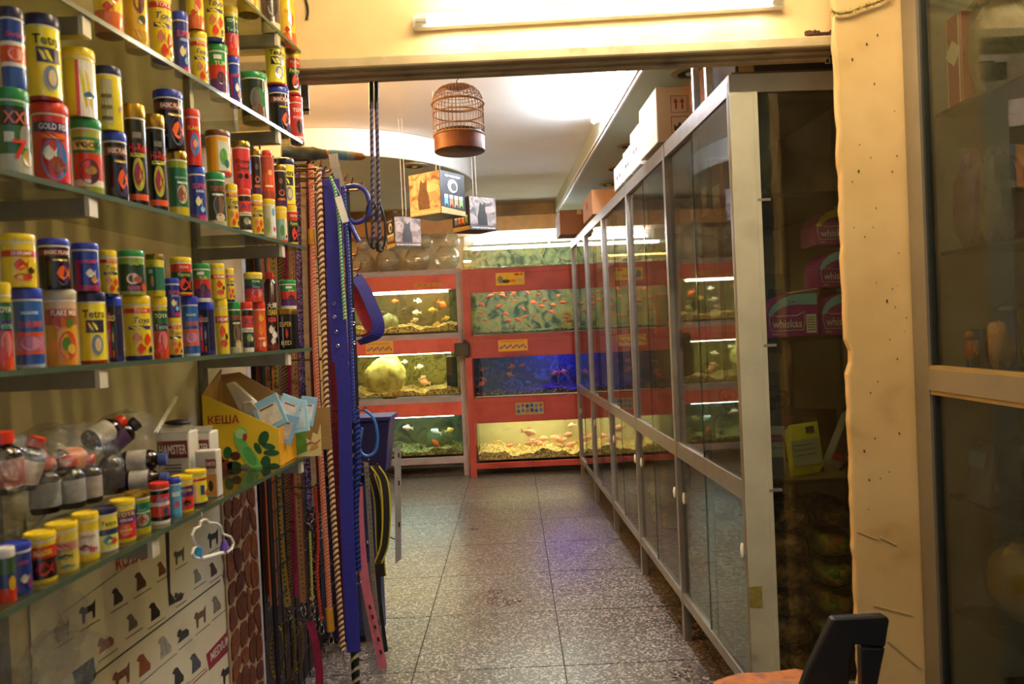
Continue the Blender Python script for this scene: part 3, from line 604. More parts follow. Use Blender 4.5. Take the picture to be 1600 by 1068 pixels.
pouch('clear pouch with brown treats and pink print beside the yellow pouch', 1210, 664, 748, 36, 2.45, 'b8b4ae', 1, z2, [(0, .82, .6, .05, 'b02850'), (0, .74, .8, .05, 'b02850'), (0, .60, .9, .025, '5a90c8'), (0, .25, .7, .34, '6a4a30')])
pouch('yellow foil pouch with grey printed panel', 1262, 662, 744, 54, 2.47, 'e0d824', -6, z2, [(0, .45, .78, .5, 'b8b8a4'), (.2, .88, .24, .12, '3a3a34'), (0, .6, .6, .02, '6a6a5a'), (0, .5, .6, .02, '6a6a5a'), (0, .4, .6, .02, '6a6a5a')])
pouch('silver pouch leaning over behind the yellow pouch', 1300, 644, 742, 34, 2.52, 'a8a4a0', 24, z2, [(0, .5, .5, .5, '6a5a5a'), (0, .2, .5, .1, 'c83828')])
pouch('small red and white packet at the foot of the pillar edge', 1312, 690, 746, 40, 2.56, '9a2630', 32, z2, [(0, .4, .3, .6, 'e0dcd4')])
pouch('dull brown bag lying low behind the pouches', 1250, 655, 742, 110, 2.66, '5a5240', 4, z2, [(-.2, .7, .2, .3, '8a3a5a'), (.1, .75, .2, .2, '8a8430')])
pouch('small pink and gold snack packet behind the cat food cartons', 1262, 400, 458, 24, 2.62, '8a3a4a', -4, z1, [(0, .5, .6, .4, 'c8a040')])
pouch('green snack packet behind the foremost carton', 1212, 425, 522, 40, 2.68, '5a6a50', 2, z1, [(0, .6, .7, .3, '3a4a5a')])
pouch('crimson snack packet behind the stacked cartons', 1288, 390, 470, 26, 2.66, '7a2438', 6, z1, [(0, .5, .6, .3, 'b8907a')])
# crumpled clear bag on the top shelf
g = G().blob(at(1190, 236, 2.56), (.05, .04, .14), seed=4, amp=.3, nu=14, nv=12); zmin = min(v.z for v in g.v)
for v in g.v: v.z += SHZ[2] + .009 - zmin
solo('plastic_bag', g, plastic_film('c8c4a8', 45), 'crumpled clear plastic bag on the top cabinet shelf', 'plastic bag', smooth=True)
# bags of biscuits stacked on the cabinet floor
KIB = speckle('brown_biscuit', ['8a6230', 'b07c3c', '5c4020', 'c89650', '6e4a24'], 55, .35, .9)
KIBG = speckle('mixed_biscuit', ['b4c838', 'e8bc44', '86a830', 'f09048', 'ccd458', '9a9a30'], 45, .35, .9)
def sack(c, R, mat, label, grp, seed, tilt=0):
    t = thing('biscuit_bag', label, 'food bag', c, grp); cc = V(c) + V((0, 0, R[2]))
    M3 = Matrix.Rotation(math.radians(tilt), 3, 'Y')
    mk('filling', G().blob(cc, R, seed=seed, amp=.05, nu=18, nv=10, M3=M3, p=.72), mat, t, smooth=True)
    mk('wrapper', G().blob(cc, (R[0] * 1.04, R[1] * 1.04, R[2] * 1.05), seed=seed, amp=.07, nu=18, nv=10, M3=M3, p=.70), plastic_film('efeadc', 60, .03), t, smooth=True)
    mk('bag_tail', G().prism([cc + V((-R[0] * .9, -R[1] * .2, 0)), cc + V((-R[0] * 1.12, -R[1] * .3, .02)), cc + V((-R[0] * 1.12, -R[1] * .3, -.02))], (0, .002, 0)), plastic_film('efeadc', 60, .03), t)
zf = .189
for k in range(6):
    sack(cp(.19, .175, zf + .095 * k), (.070, .14, .043), KIB, 'clear bag of brown dog biscuits, column by the cabinet corner', 'biscuit bags by the cabinet corner', 30 + k, (-1) ** k * 4)
for k in range(5):
    sack(cp(.19, .325, zf + .095 * k), (.066, .14, .043), KIBG if k else KIB, 'clear bag of green and orange biscuits by the pillar' if k else 'clear bag of brown biscuits under the green ones', 'biscuit bags by the pillar', 40 + k, (-1) ** k * 5)
sack(cp(.19, .33, zf + .478), (.066, .14, .04), KIB, 'clear bag of brown biscuits topmost of the green pile', 'biscuit bags by the pillar', 50)
for b in range(1, 4):
    for k in range(3):
        sack(cp(b * CB + .3 + .03 * k, .25, zf + .122 * k), (.12, .2, .055), [KIB, KIBG][b == 2], f'plump bag of {["brown","brown","mixed green"][b-1]} biscuits behind the {["second","third","fourth"][b-1]} pair of lower doors', 'biscuit bags in the lower doors', 60 + b * 5 + k)
# packages seen through the long doors
pk = [('8a3030', 'red', .45), ('3a3a5a', 'navy', .52), ('6a5a2a', 'olive', .38), ('4a6a8a', 'blue', .3), ('b87a2a', 'amber', .42), ('5a3a6a', 'violet', .36)]
for i, (c, nm, h) in enumerate(pk):
    s = .62 + i * .17 if i < 3 else 1.1 + (i - 3) * .75
    z = SHZ[2] + .008 if i in (0, 1, 2) else SHZ[1] + .008; h *= .55
    q = cbox(s, s + .13, .16, .24, z, z + h)
    t = thing('wrapped_package', f'{nm} wrapped package standing on a shelf inside the long cabinet', 'package', cp(s + .065, .2, z)); mk('package_body', q, M(c, .4, 0, .35, 25, .2, .5, .3), t, bevel=.01)
    mk('package_label', cbox(s + .02, s + .11, .157, .159, z + h * .3, z + h * .6), M('c8c0a8', .5, 0, .3, 40), t)
sack(cp(.62, .25, SHZ[0] + .009), (.14, .18, .07), speckle('leafy_filling', ['5a6a24', '8a8a3a', '3a3a20', '7a6a4a'], 30, .4, .6), 'slack bag of greenish feed on the low cabinet shelf', 'feed bags on the low shelf', 81)
sack(cp(.60, .25, SHZ[0] + .16), (.12, .15, .05), KIB, 'brown feed bag resting upon the greenish one', 'feed bags on the low shelf', 82)
# boxes on top
CARD = M('b08a5c', .75, 0, .1, 9); CARD2 = M('8a5a34', .75, 0, .12, 9); WCARD = M('b4b0a6', .7, 0, .06)
ZT = 2.136
def crate(label, s0, s1, o0, o1, h, m, name='cardboard_box', extra=None):
    t = thing(name, label, 'box', cp((s0 + s1) / 2, (o0 + o1) / 2, ZT)); mk('carton_body', cbox(s0, s1, o0, o1, ZT, ZT + h), m, t, bevel=.003)
    mk('tape', cbox(s0 - .001, s1 + .001, (o0 + o1) / 2 - .02, (o0 + o1) / 2 + .02, ZT + h - .04, ZT + h + .001), M('c8a878', .3, 0, .05), t)
    if extra: extra(t, s0, s1, o0, o1, h)
    return t
def symbols(t, s0, s1, o0, o1, h):
    for i, (u, v) in enumerate(((.36, .68), (.72, .68), (.36, .3), (.72, .3))):
        c = cp(s0 - .002, o0 + (o1 - o0) * u, ZT + h * v); e = h * .15; X = -NC; Z = V((0, 0, 1)); col = M('a03028' if i == 0 else '4a2420', .7)
        mk('print', G().tube([c + X * a + Z * b for a, b in ((-e, -e), (e, -e), (e, e), (-e, e))], .0015, 4, closed=True), col, t)
        if i == 0:
            for q in (-.4, .4): flat_poly('print', [(q * e - .1 * e, -.6 * e), (q * e + .1 * e, -.6 * e), (q * e + .1 * e, .2 * e), (q * e + .3 * e, .2 * e), (q * e, .75 * e), (q * e - .3 * e, .2 * e), (q * e - .1 * e, .2 * e)], c, X, Z, col, t)
        elif i == 1: flat_poly('print', [(-.5 * e, .7 * e), (-.3 * e, 0), (-.08 * e, -.2 * e), (-.08 * e, -.6 * e), (-.4 * e, -.75 * e), (.4 * e, -.75 * e), (.08 * e, -.6 * e), (.08 * e, -.2 * e), (.3 * e, 0), (.5 * e, .7 * e)], c, X, Z, col, t)
        elif i == 2: flat_poly('print', [(-.7 * e, -.7 * e), (.7 * e, -.7 * e), (.7 * e, .1 * e), (.35 * e, -.2 * e), (0, .4 * e), (-.35 * e, -.2 * e), (-.7 * e, .1 * e)], c, X, Z, col, t)
        else: flat_poly('print', [(-.7 * e, -.3 * e), (0, .7 * e), (.7 * e, -.3 * e), (.1 * e, -.2 * e), (.1 * e, -.7 * e), (-.1 * e, -.7 * e), (-.1 * e, -.2 * e)], c, X, Z, col, t)
crate('pale cardboard box printed with handling symbols on the cabinet top', .92, 1.28, -.012, .26, .235, M('bfb09a', .75, 0, .08, 9), extra=symbols)
for i, (s0, s1, o1, h) in enumerate(((1.36, 1.58, .2, .20), (1.60, 1.80, .2, .15), (1.82, 2.1, .2, .13))):
    crate(['tall', 'middling', 'low'][i] + ' white printed carton behind the box with handling symbols', s0, s1, 0.0, o1, h, WCARD, 'white_carton', lambda t, a, b, c, d, hh: [flat_poly('print', ell(.018, .012, 8), cp(a + (b - a) * u, c - .001, ZT + hh * .45), TC * -1, (0, 0, 1), M('b04030' if u < .5 else '4a4a4a', .7), t) for u in (.3, .6)])
def hole(t, s0, s1, o0, o1, h): mk('handle_hole', G().tube([cp((s0 + s1) / 2, o0 - .001, ZT + h * .6), cp((s0 + s1) / 2, o0 - .003, ZT + h * .6)], .03, 16), BLACK, t)
crate('brown box with round hand hole beside the metal uprights', .56, .80, .10, .32, .21, CARD2, extra=hole)
crate('open brown cardboard box with flaps on the far cabinet top', 2.95, 3.45, -.01, .32, .17, M('c8986a', .75, 0, .08, 9), extra=lambda t, a, b, c, d, h: [mk('flap', cbox(a, b, d - .12 + .0, d - .115, ZT + h, ZT + h + .07), CARD, t), flat_poly('print', ell(.05, .03, 12), cp((a + b) / 2, c - .002, ZT + h * .55), TC * -1, (0, 0, 1), M('a06a40', .7), t)])
crate('dark brown carton at the cabinet end by the shallow tank', 4.02, 4.38, -.13, .2, .20, CARD2, extra=lambda t, a, b, c, d, h: mk('print', cbox(a + .2, b - .05, c - .002, c - .001, ZT + h * .4, ZT + h * .7), M('4a2a18', .7), t))
for i, (x, s) in enumerate(((1108, .30), (1122, .46))):
    a = cp(s, .03, ZT); t = thing('metal_upright', 'bare galvanised upright on the cabinet ' + ('beside the box with hand hole' if i else 'beside the dark printed carton'), 'upright', a, 'metal uprights on the cabinet'); mk('upright_bar', G().mm((a.x - .012, a.y - .012, a.z), (a.x + .012, a.y - .009, 2.468)).mm((a.x - .012, a.y - .009, a.z), (a.x - .009, a.y + .012, 2.468)), M('c8ccd0', .3, .9, .2, 40), t)
t = crate('dark printed carton on the cabinet top under the lintel', .08, .34, .05, .48, .13, M('34323c', .6, 0, .2, 20), 'dark_carton', lambda t, a, b, c, d, h: [flat_text('lettering', 'tin', cp(a - .002, .36, ZT + h * .35), (1, 0, 0), (0, 0, 1), .03, WHITE, t), mk('print', cbox(a - .002, a - .001, .06, .11, ZT + .01, ZT + h * .8), M('a0845a', .7), t)])
# ================================================================ glass shelves with fish food
SH = {'A': (2.183, -.568, .10), 'B': (1.926, -.575, .125), 'C': (1.624, -.580, .125), 'D': (1.335, -.578, .125), 'E': (1.045, -.568, .055)}
SN = {'A': 'highest glass shelf', 'B': 'second-highest glass shelf', 'C': 'middle glass shelf', 'D': 'shelf above the parrot box', 'E': 'glass shelf of the parrot box'}
def sf(s, y): return SH[s][1] + SH[s][2] * (y - 2.2)
SG = glass('d8dac2', .05, '9a9470', .06, .0, 8)
for s, (z, x0, m) in SH.items():
    t = thing('glass_shelf', f'{SN[s]} on steel brackets' if s in 'ABC' else f'glass {SN[s]} on steel brackets'.replace('glass glass', 'glass'), 'shelf', (sf(s, 1.4) - .12, 1.4, z - .06)); ya, yb = (.5, 2.205)
    mk('pane', G().add([(sf(s, y) if k == 0 else wl(y) + .004, y, z - q) for q in (.009, .0) for k, y in ((0, ya), (0, yb), (1, yb), (1, ya))], [(3, 2, 1, 0), (4, 5, 6, 7), (1, 2, 6, 5), (2, 3, 7, 6), (3, 0, 4, 7), (0, 1, 5, 4)]), SG, t)
    mk('ground_edge', G().bar((sf(s, ya), ya, z - .0045), (sf(s, yb), yb, z - .0045), .002, .009), M('4a5a48', .2), t)
    for yb_ in (1.30, 2.06):
        b = mk('bracket', G().bar((wl(yb_) + .006, yb_, z - .026), (sf(s, yb_) - .012, yb_, z - .026), .022, .030), STEEL, t)
        mk('bracket_cap', G().box((sf(s, yb_) - .008, yb_, z - .024), (.008, .026, .036)), M('c8c0a8', .5), b)
for yb_ in (1.30, 2.06):
    solo('wall_channel', G().mm((wl(yb_) + .001, yb_ - .013, 1.0 if yb_ > 2 else .7), (wl(yb_) + .015, yb_ + .013, 2.87)), STEEL, 'steel slotted channel on the shelf wall, ' + ('nearer the jamb post' if yb_ > 2 else 'behind the bags of bottles'), 'channel')
LID = dict(y='e6c81e', b='2b3fb4', n='20224a', g='1f8a48', r='d83a26', o='b0913c', w='e4e0d8', br='6a3a22', s='b0a894')
GOLD = M('b8923a', .25, .85, .15, 40)
def lidm(c): return GOLD if c == 'o' else M(LID[c], .32, 0, .05, 14, 0, .5, .2)
def lm(h): return M(h, .22, 0, .07, 30, 0, .5, .6)
# kind: lid, bands (from the foot up: top fraction, colour), words (text, height, size, colour), pictures (shape, height, rx, rz, colour, sideways), description, short name
FG = 'd83a1e'
K = {
 'toya': ('y', [(.08, '22306a'), (.84, 'e8cf2c'), (.93, 'cc3424'), (1, 'e8cf2c')], [('TOYA', .885, .06, 'f0e8d0'), ('Toya', .70, .14, '1c2a6a')], [('bar', .58, .9, .03, '2a3470', 0), ('fish', .40, .38, .10, 'c87a50', -.25), ('fish', .36, .34, .11, FG, .55), ('fish', .20, .36, .10, FG, .0), ('fish', .18, .22, .07, '40301c', .75)], 'yellow can of fish food with red goldfish pictures', 'yellow goldfish can'),
 'tetra': ('n', [(.05, 'a02c20'), (1, 'e6d838')], [('Tetra', .80, .13, '14141c'), ], [('bar', .60, .7, .09, '2a2c4a', .1), ('ell', .30, .45, .15, '7a88a8', .2), ('ell', .30, .25, .10, 'd8c8a0', .25)], 'yellow can with navy lid and grey disc fish', 'navy-lidded yellow can'),
 'basic': ('b', [(.76, '141414'), (.90, '7a3438'), (1, '141414')], [('BASIC FLAKE', .83, .085, 'f0e4d8'), ], [('ell', .36, .55, .26, '3a2a5a', .35), ('fish', .36, .5, .16, 'e0602c', .4), ('bar', .66, .5, .02, 'b8a020', .2)], 'black flake can with blue lid and orange fish', 'black flake can'),
 'hired': ('o', [(.07, '141414'), (.14, 'd8582c'), (1, '161412')], [('Hi-Red', .66, .10, 'd83a34')], [('bar', .58, .7, .02, 'b8b020', 0), ('ell', .36, .55, .17, 'b8b83a', 0), ('fish', .36, .45, .13, 'a02440', 0), ('bar', .80, .4, .03, '7a7468', 0)], 'slim black can with gold lid and red parrot fish', 'slim black can'),
 'turtle': ('g', [(.14, 'b0a88a'), (.74, '2a3a2c'), (1, '1f5a34')], [('TURTLE', .80, .10, 'c83a3a')], [('ell', .45, .6, .2, '7a5a48', .05), ('ell', .2, .5, .08, 'c8b890', .2), ('bar', .68, .6, .02, 'c8c8b0', 0)], 'dark green turtle food can with green lid', 'turtle food can'),
 'turtle2': ('g', [(.12, '8a9a3a'), (.22, 'd8d4c4'), (.62, 'c83424'), (.86, '2c7a3c'), (1, 'a0a848')], [('FOOD', .74, .09, '2a2a1c')], [('ell', .34, .7, .17, '4a2a34', 0), ('ell', .36, .4, .06, 'a87a2c', .1), ('bar', .74, .8, .065, 'd8c060', -.4)], 'green-lidded can with red band and dark turtle picture', 'red-banded turtle can'),
 'gold': ('r', [(.05, '5a1c3a'), (.74, 'c8282a'), (.88, '3a2a6a'), (1, 'c8282a')], [('GOLD FISH', .81, .085, 'f0e8e0')], [('ell', .36, .75, .26, '2a78c0', 0), ('fish', .44, .4, .1, 'e8e0d0', -.25), ('fish', .28, .45, .12, '9a4424', .2), ('bar', .68, .7, .03, 'e06a2a', 0)], 'red flake can with goldfish in a blue oval', 'red goldfish can'),
 'su': ('b', [(.16, '5a2a7a'), (1, '22358c')], [('SUPER', .74, .11, 'd84a54')], [('bar', .64, .5, .025, '8aa0d0', .1), ('fish', .42, .4, .10, 'e0d8a8', -.1), ('fish', .26, .3, .07, '8ab8d8', .3), ('ell', .08, .5, .06, 'b8347a', .3)], 'royal blue can with yellow reef fish', 'royal blue can'),
 'shrimpb': ('b', [(.05, 'a8b4c4'), (.20, '2450a0'), (.25, 'd8582c'), (.46, 'b06a90'), (.52, 'd8582c'), (1, '2a62b0')], [('SHRIMP', .63, .10, 'd85440')], [('ell', .36, .7, .09, 'd08aa8', 0), ('bar', .8, .6, .02, 'a0c0e0', 0)], 'blue can with orange band and pink shrimp', 'blue shrimp can'),
 'shrimpy': ('y', [(.66, 'e6cc30'), (.80, 'c83430'), (1, 'e6cc30')], [('SHRIMP', .73, .09, 'f4ecd8')], [('fish', .48, .45, .13, FG, 0), ('ell', .22, .6, .07, 'c83a1e', .1), ('fish', .36, .25, .08, '3a2c1c', .6)], 'yellow can with red band and red shrimp shapes', 'red-banded yellow can'),
 'purple': ('y', [(.18, 'd84a24'), (.52, 'b03440'), (.66, '3a2470'), (.9, '1f5a3c'), (1, 'c8b82c')], [('TOYA', .80, .08, 'e8e8c8'), ('Tetra', .59, .09, '7ac86a')], [('ell', .34, .6, .16, 'd07a7a', .2), ('fish', .2, .5, .1, 'd82a2a', -.2)], 'yellow-lidded can banded green, purple and red', 'purple-banded can'),
 'green': ('o', [(.18, 'c0b02c'), (.86, '1c6a48'), (1, '8a9a2c')], [('aquatics', .68, .06, 'a8d0b8')], [('ell', .40, .55, .15, 'c8a890', .1), ('fish', .38, .5, .12, '8a5a48', 0), ('bar', .6, .6, .02, 'a8c8b0', .2)], 'gold-lidded green can with discus fish', 'gold-lidded green can'),
 'parrot': ('y', [(.06, 'b82a2a'), (.10, 'd8b82c'), (.54, '1a1a1a'), (.72, '1c4a30'), (1, 'c8301f')], [('TOYA', .85, .07, 'f0e8d0'), ('Parrot', .63, .10, 'e0c850')], [('fish', .33, .6, .18, 'e0402c', .1)], 'yellow-lidded can with red fish on black', 'red parrotfish can'),
 'mix': ('s', [(.40, 'e09a3a'), (.62, 'd8a02c'), (.86, 'b04a34'), (1, 'c8a888')], [('FLAKE MIX', .80, .085, 'f0ece0')], [('ell', .30, .6, .2, 'c8502c', .2), ('ell', .33, .3, .09, '4a7a2c', .1), ('ell', .25, .28, .07, 'd8b04a', .4), ('ell', .66, .5, .08, 'c85a28', -.3), ('ell', .66, .3, .06, '5a7a30', .4)], 'orange can with silver lid and salad picture', 'silver-lidded orange can'),
 'nutri': ('b', [(.10, '2a2c6a'), (1, '1c1c3c')], [('GOLD', .78, .10, 'f0e8c0')], [('bar', .48, .5, .40, 'c83470', -.62), ('ell', .44, .42, .2, '3a6a9a', .5), ('ell', .44, .25, .09, 'd8c880', .5), ('ell', .14, .35, .08, 'd86a34', .5)], 'square navy tin with pink side strip', 'square navy tin'),
 'aqua': ('r', [(.10, 'd8d4cc'), (.20, '2a2a2a'), (.46, '3a4030'), (.56, 'e0dcd0'), (.84, 'd8442c'), (1, '3a1c18')], [('A S', .71, .15, '3a3a8a'), ('Aquarium', .51, .06, '2a2a2a')], [('ell', .33, .5, .08, '8a9070', 0), ('ell', .3, .25, .05, 'c8b890', .4)], 'red can with black and white bands', 'red and white can'),
 'orange': ('r', [(.10, 'd04020'), (1, 'e05a2a')], [], [('fish', .78, .45, .09, 'e8b83a', .1), ('fish', .50, .5, .13, 'e8802a', 0), ('fish', .16, .35, .07, 'e8d8c0', .4), ('bar', .3, .5, .02, 'f0c8a0', 0)], 'orange-red can with yellow fish pictures', 'orange-red can'),
 'osaka': ('r', [(.08, '7a2424'), (1, '3c1c1a')], [('大崎', .66, .09, 'f0e8d8'), ('OSAKA', .56, .09, 'e8c83a')], [('bar', .45, .7, .03, 'c83a3a', 0), ('fish', .30, .5, .06, 'e0dcd8', -.2), ('fish', .22, .5, .06, 'e8e4e0', .3), ('fish', .13, .4, .05, 'd8d4d0', 0)], 'tall maroon bottle with white fish', 'tall maroon bottle'),
 'sred': ('o', [(1, '14141c')], [('SUPER', .72, .14, 'd8b84a'), ('RED', .18, .12, 'd8c88a')], [('fish', .45, .42, .16, 'd8442c', .35), ('bar', .5, .06, .45, '7a8ac8', -.55)], 'square black jar with gold lid and red fish', 'square black jar'),
 'flower': ('o', [(1, 'd23a3e')], [('Flower', .66, .11, '1c1414'), ('Seed', .50, .11, '1c1414')], [('ell', .30, .28, .06, '281418', -.35), ('ell', .30, .28, .06, '281418', .35), ('ell', .56, .28, .17, '3a5aa0', .95)], 'gold-lidded red can with dark ovals', 'gold-lidded red can'),
 'dgold': ('o', [(.22, '4a2a5a'), (1, '2e2018')], [], [('ell', .38, .5, .08, 'a85a4a', .1), ('ell', .38, .3, .05, '3a1c1a', .1), ('ell', .70, .3, .07, '6a5a3c', 0), ('bar', .2, .6, .03, 'c86a2c', 0)], 'gold-lidded dark brown can with coral oval', 'gold-lidded brown can'),
 'plant': ('br', [(.08, 'c83a24'), (1, 'e0a022')], [], [('bar', .48, .5, .34, 'c8d0c0', .35), ('ell', .45, .35, .2, '5a9a4a', .3), ('ell', .28, .25, .1, '3a6a6a', .55)], 'brown-lidded amber can with water plant picture', 'amber plant can'),
 'bottle': ('r', [(.18, 'a84a34'), (.62, 'd8502c'), (1, 'b84a38')], [], [('ell', .45, .6, .14, 'e8602c', 0), ('bar', .3, .6, .02, 'f0d0a0', 0), ('ell', .62, .3, .06, 'e8b070', .2)], 'orange bottle with red screw cap', 'orange bottle'),
 'pale': ('y', [(.06, 'b83a34'), (1, 'b8b89a')], [], [('bar', .55, .5, .38, 'dcE4e8', .4), ('fish', .30, .3, .08, 'd84a4a', .5), ('ell', .4, .3, .2, '8a9a6a', -.5), ('ell', .78, .3, .1, '6aa0c8', .35)], 'pale can with yellow lid and tank picture', 'pale tank can'),
 'plant2': ('y', [(.12, 'd8602c'), (.76, '8ab0a8'), (1, 'e8c02c')], [], [('ell', .40, .4, .16, '4a8a3a', -.2), ('bar', .45, .3, .3, 'e8d8c0', .5), ('ell', .2, .2, .06, '6a2c1c', .5)], 'yellow can with green plant and white panel', 'green plant can'),
 'blueor': ('n', [(.30, '2a52a0'), (.36, 'e0dcd0'), (.60, 'd84a2c'), (.66, 'e0dcd0'), (1, '1c3f98')], [('Shrimp', .74, .10, 'd83a2c')], [('ell', .48, .7, .08, 'e8a890', 0)], 'big blue can with orange-red band', 'big blue can'),
 'xxl': ('g', [(.28, 'b8bcae'), (.66, '2c6a3a'), (.92, '1f2a1c'), (1, '2c8a48')], [('XXL', .76, .16, 'd86a5a'), ('7', .34, .26, 'd82a24')], [('ell', .52, .4, .14, '8a8478', .5), ('ell', .24, .4, .1, 'a08a3a', .6), ('bar', .5, .3, .06, 'c8d0c0', -.5)], 'big green and white can with red numeral', 'green and white can'),
 'whitered': ('y', [(1, 'd8c838')], [], [('bar', .46, .7, .42, 'e4e0dc', .35), ('bar', .46, .12, .42, 'c83038', -.35), ('fish', .35, .45, .06, '3a6a9a', .4)], 'yellow-lidded can with white panel and red stripe', 'white-panelled can'),
 'navyyel': ('n', [(1, 'e6d430')], [], [('bar', .50, .45, .36, 'b8b498', -.3), ('bar', .2, .4, .03, '6a6440', -.3), ('bar', .4, .4, .03, '6a6440', -.3), ('bar', .6, .4, .03, '6a6440', -.3), ('ell', .4, .12, .05, '8a5a8a', .75)], 'plain yellow can with navy lid and printed panel', 'plain yellow can'),
 'blue2': ('b', [(.14, 'a03060'), (1, '24409c')], [('SHRIMP', .70, .09, 'd84a5a')], [('bar', .4, .2, .3, 'b02c54', -.75), ('fish', .42, .4, .10, 'e0dcd8', .2), ('fish', .26, .35, .08, 'd88a4a', .5)], 'bright blue can with white fish and crimson edge', 'bright blue can'),
 'turtle3': ('g', [(.10, '9aa860'), (.80, '1c4030'), (1, '7aa040')], [('turtle', .80, .07, 'c8c82c')], [('ell', .42, .5, .13, 'd8b8b0', -.05), ('ell', .40, .35, .08, 'a85a4a', .35), ('bar', .18, .5, .05, '9a4a8a', 0), ('ell', .2, .25, .1, 'c84a24', .8)], 'green-lidded can with pink turtle picture', 'pink turtle can'),
 'tin': ('o', [(.16, 'c8b42c'), (.80, '2c6a50'), (1, 'c8bc3a')], [('gold', .84, .06, '5a3a1c')], [('ell', .42, .5, .16, 'd8a070', .3), ('bar', .68, .7, .06, 'a8c8a8', 0)], 'square green and gold tin with gold lid', 'square green tin'),
 'green2': ('g', [(.12, 'd8d8d0'), (.40, '5a2a6a'), (.70, 'c8382c'), (1, '2c8a50')], [('TUR', .72, .09, 'd8d060')], [('ell', .42, .45, .12, '4a3040', .1), ('bar', .86, .4, .04, 'e0e0d8', -.2)], 'green-lidded can banded red, purple and white', 'green-lidded banded can'),
 'turtleg': ('g', [(.12, 'b8ac98'), (1, '1c2a1c')], [], [('ell', .5, .6, .26, '2a7a4a', .1), ('ell', .5, .42, .24, '5a5448', -.1), ('ell', .25, .45, .14, '6a3a24', .0), ('bar', .5, .22, .4, 'd0c8b8', .85)], 'wide black can with green lid and rearing turtle', 'wide turtle can'),
 'redf': ('r', [(.08, '1c1414'), (1, 'd23a34')], [('TOYA', .80, .09, 'f0e0d8'), ('FOOD', .62, .07, 'f0d8c8')], [('ell', .40, .42, .15, '1c1010', .05), ('bar', .14, .6, .03, 'f0d0c0', 0)], 'red can with red lid and black ring print', 'red ring can'),
 'redflake': ('r', [(1, 'd43430')], [('FLAKE', .76, .08, 'e8d040')], [('ell', .42, .6, .2, '2a80c8', .1), ('fish', .44, .35, .09, 'e0a080', .2)], 'tall red flake can with blue oval', 'tall red flake can'),
 'dog': ('y', [(1, 'e0b428')], [], [('ell', .72, .5, .2, '6a3a24', .1), ('ell', .42, .35, .06, '4a4a2a', .3), ('bar', .2, .6, .06, 'c89a2c', 0)], 'amber can with brown animal picture', 'amber can'),
 'jar': ('y', [(.25, 'c8b894'), (1, '4a3426')], [], [('ell', .12, .6, .1, 'd8c8b0', 0), ('ell', .6, .6, .2, '2c2018', 0)], 'brown jar with pebbly pale base', 'brown pebble jar'),
 'yor': ('y', [(.3, 'd86a2c'), (1, 'e6c42a')], [], [('ell', .55, .4, .12, 'd85a3a', .3), ('fish', .35, .4, .06, 'c83a24', -.2), ('fish', .7, .3, .05, 'd89a3a', -.3)], 'yellow can shading to orange with red fish', 'orange-footed can'),
 'special': ('y', [(.10, 'd8c02c'), (.52, 'c82c40'), (.86, '6a2478'), (1, 'e0c82c')], [('TOYA', .78, .12, 'e8d83a'), ('SPECIAL', .62, .07, 'f0e8e0')], [('ell', .34, .5, .14, 'd8742c', 0), ('bar', .34, .5, .012, 'f0d8a0', 0)], 'small purple and crimson tub with yellow lid', 'purple crimson tub'),
 'salt': ('r', [(.10, 'e8e4dc'), (.22, '1c1c1c'), (.52, 'd8382a'), (.62, 'e8e4dc'), (.84, 'd8382a'), (1, '1a1614')], [('Salt', .71, .16, '8aa0d8')], [('ell', .36, .35, .1, '2a5a8a', .5), ('ell', .3, .2, .07, 'b02a4a', .75)], 'red-lidded tub with black bands and blue lettering', 'red-lidded tub'),
 'lblue': ('b', [(.12, '4aa0d0'), (1, '5ab0dc')], [], [('fish', .40, .45, .12, 'b8486a', .1), ('bar', .7, .6, .06, 'c8e4f0', 0)], 'light blue tub with navy-blue lid', 'light blue tub'),
 'redtub': ('y', [(.08, 'd8b428'), (.5, 'd23a26'), (.84, '5a2468'), (1, 'e0c42c')], [('TOYA', .70, .1, 'e8d84a')], [('fish', .3, .45, .1, '2a1a14', .1)], 'yellow-lidded tub with red foot and purple top', 'red-footed tub'),
 'yeltub': ('y', [(.09, '24305a'), (.14, 'e6d02c'), (.8, 'e8d83c'), (.88, 'b82a24'), (1, 'e6d02c')], [], [('bar', .5, .22, .14, '3a4a8a', .3), ('bar', .4, .25, .25, 'd8c8a0', -.5), ('ell', .4, .2, .1, 'b83a2c', .85)], 'small yellow tub with red line and barcode', 'small yellow tub'),
 'whitey': ('y', [(.18, 'e0c42c'), (.72, 'd8d0c4'), (1, 'e0c42c')], [], [('fish', .34, .5, .08, '7a3a6a', -.2), ('fish', .28, .4, .06, 'b02c2c', .4), ('bar', .6, .6, .03, 'b8a090', 0)], 'yellow tub with white label and purple fish', 'white-labelled tub'),
 'ytub': ('y', [(.30, 'd8c050'), (.5, 'c8b848'), (.72, 'b89888'), (1, 'd8c04a')], [], [('fish', .38, .5, .06, '3a5a5a', 0), ('fish', .14, .5, .05, '6a8a8a', .1), ('bar', .62, .7, .06, 'c07a68', 0)], 'faded yellow tub with brownish label', 'faded yellow tub'),
 'redblk': ('y', [(.10, 'd8bc24'), (.58, '2a1a18'), (.86, 'c82c1e'), (1, 'e0c020')], [], [('fish', .34, .6, .16, 'b8241c', .1), ('bar', .72, .6, .06, 'd8a040', 0)], 'yellow-lidded red and black tub', 'red and black tub'),
 'tetub': ('n', [(.06, 'e0dcd4'), (.44, 'd8d85a'), (.60, '2a3a6a'), (1, 'e4d850')], [('Tetra', .76, .13, '14141c')], [('fish', .30, .55, .12, '3a7aa0', .1), ('fish', .26, .3, .08, 'c8302c', .5)], 'navy-lidded yellow tub with blue band', 'navy-lidded tub'),
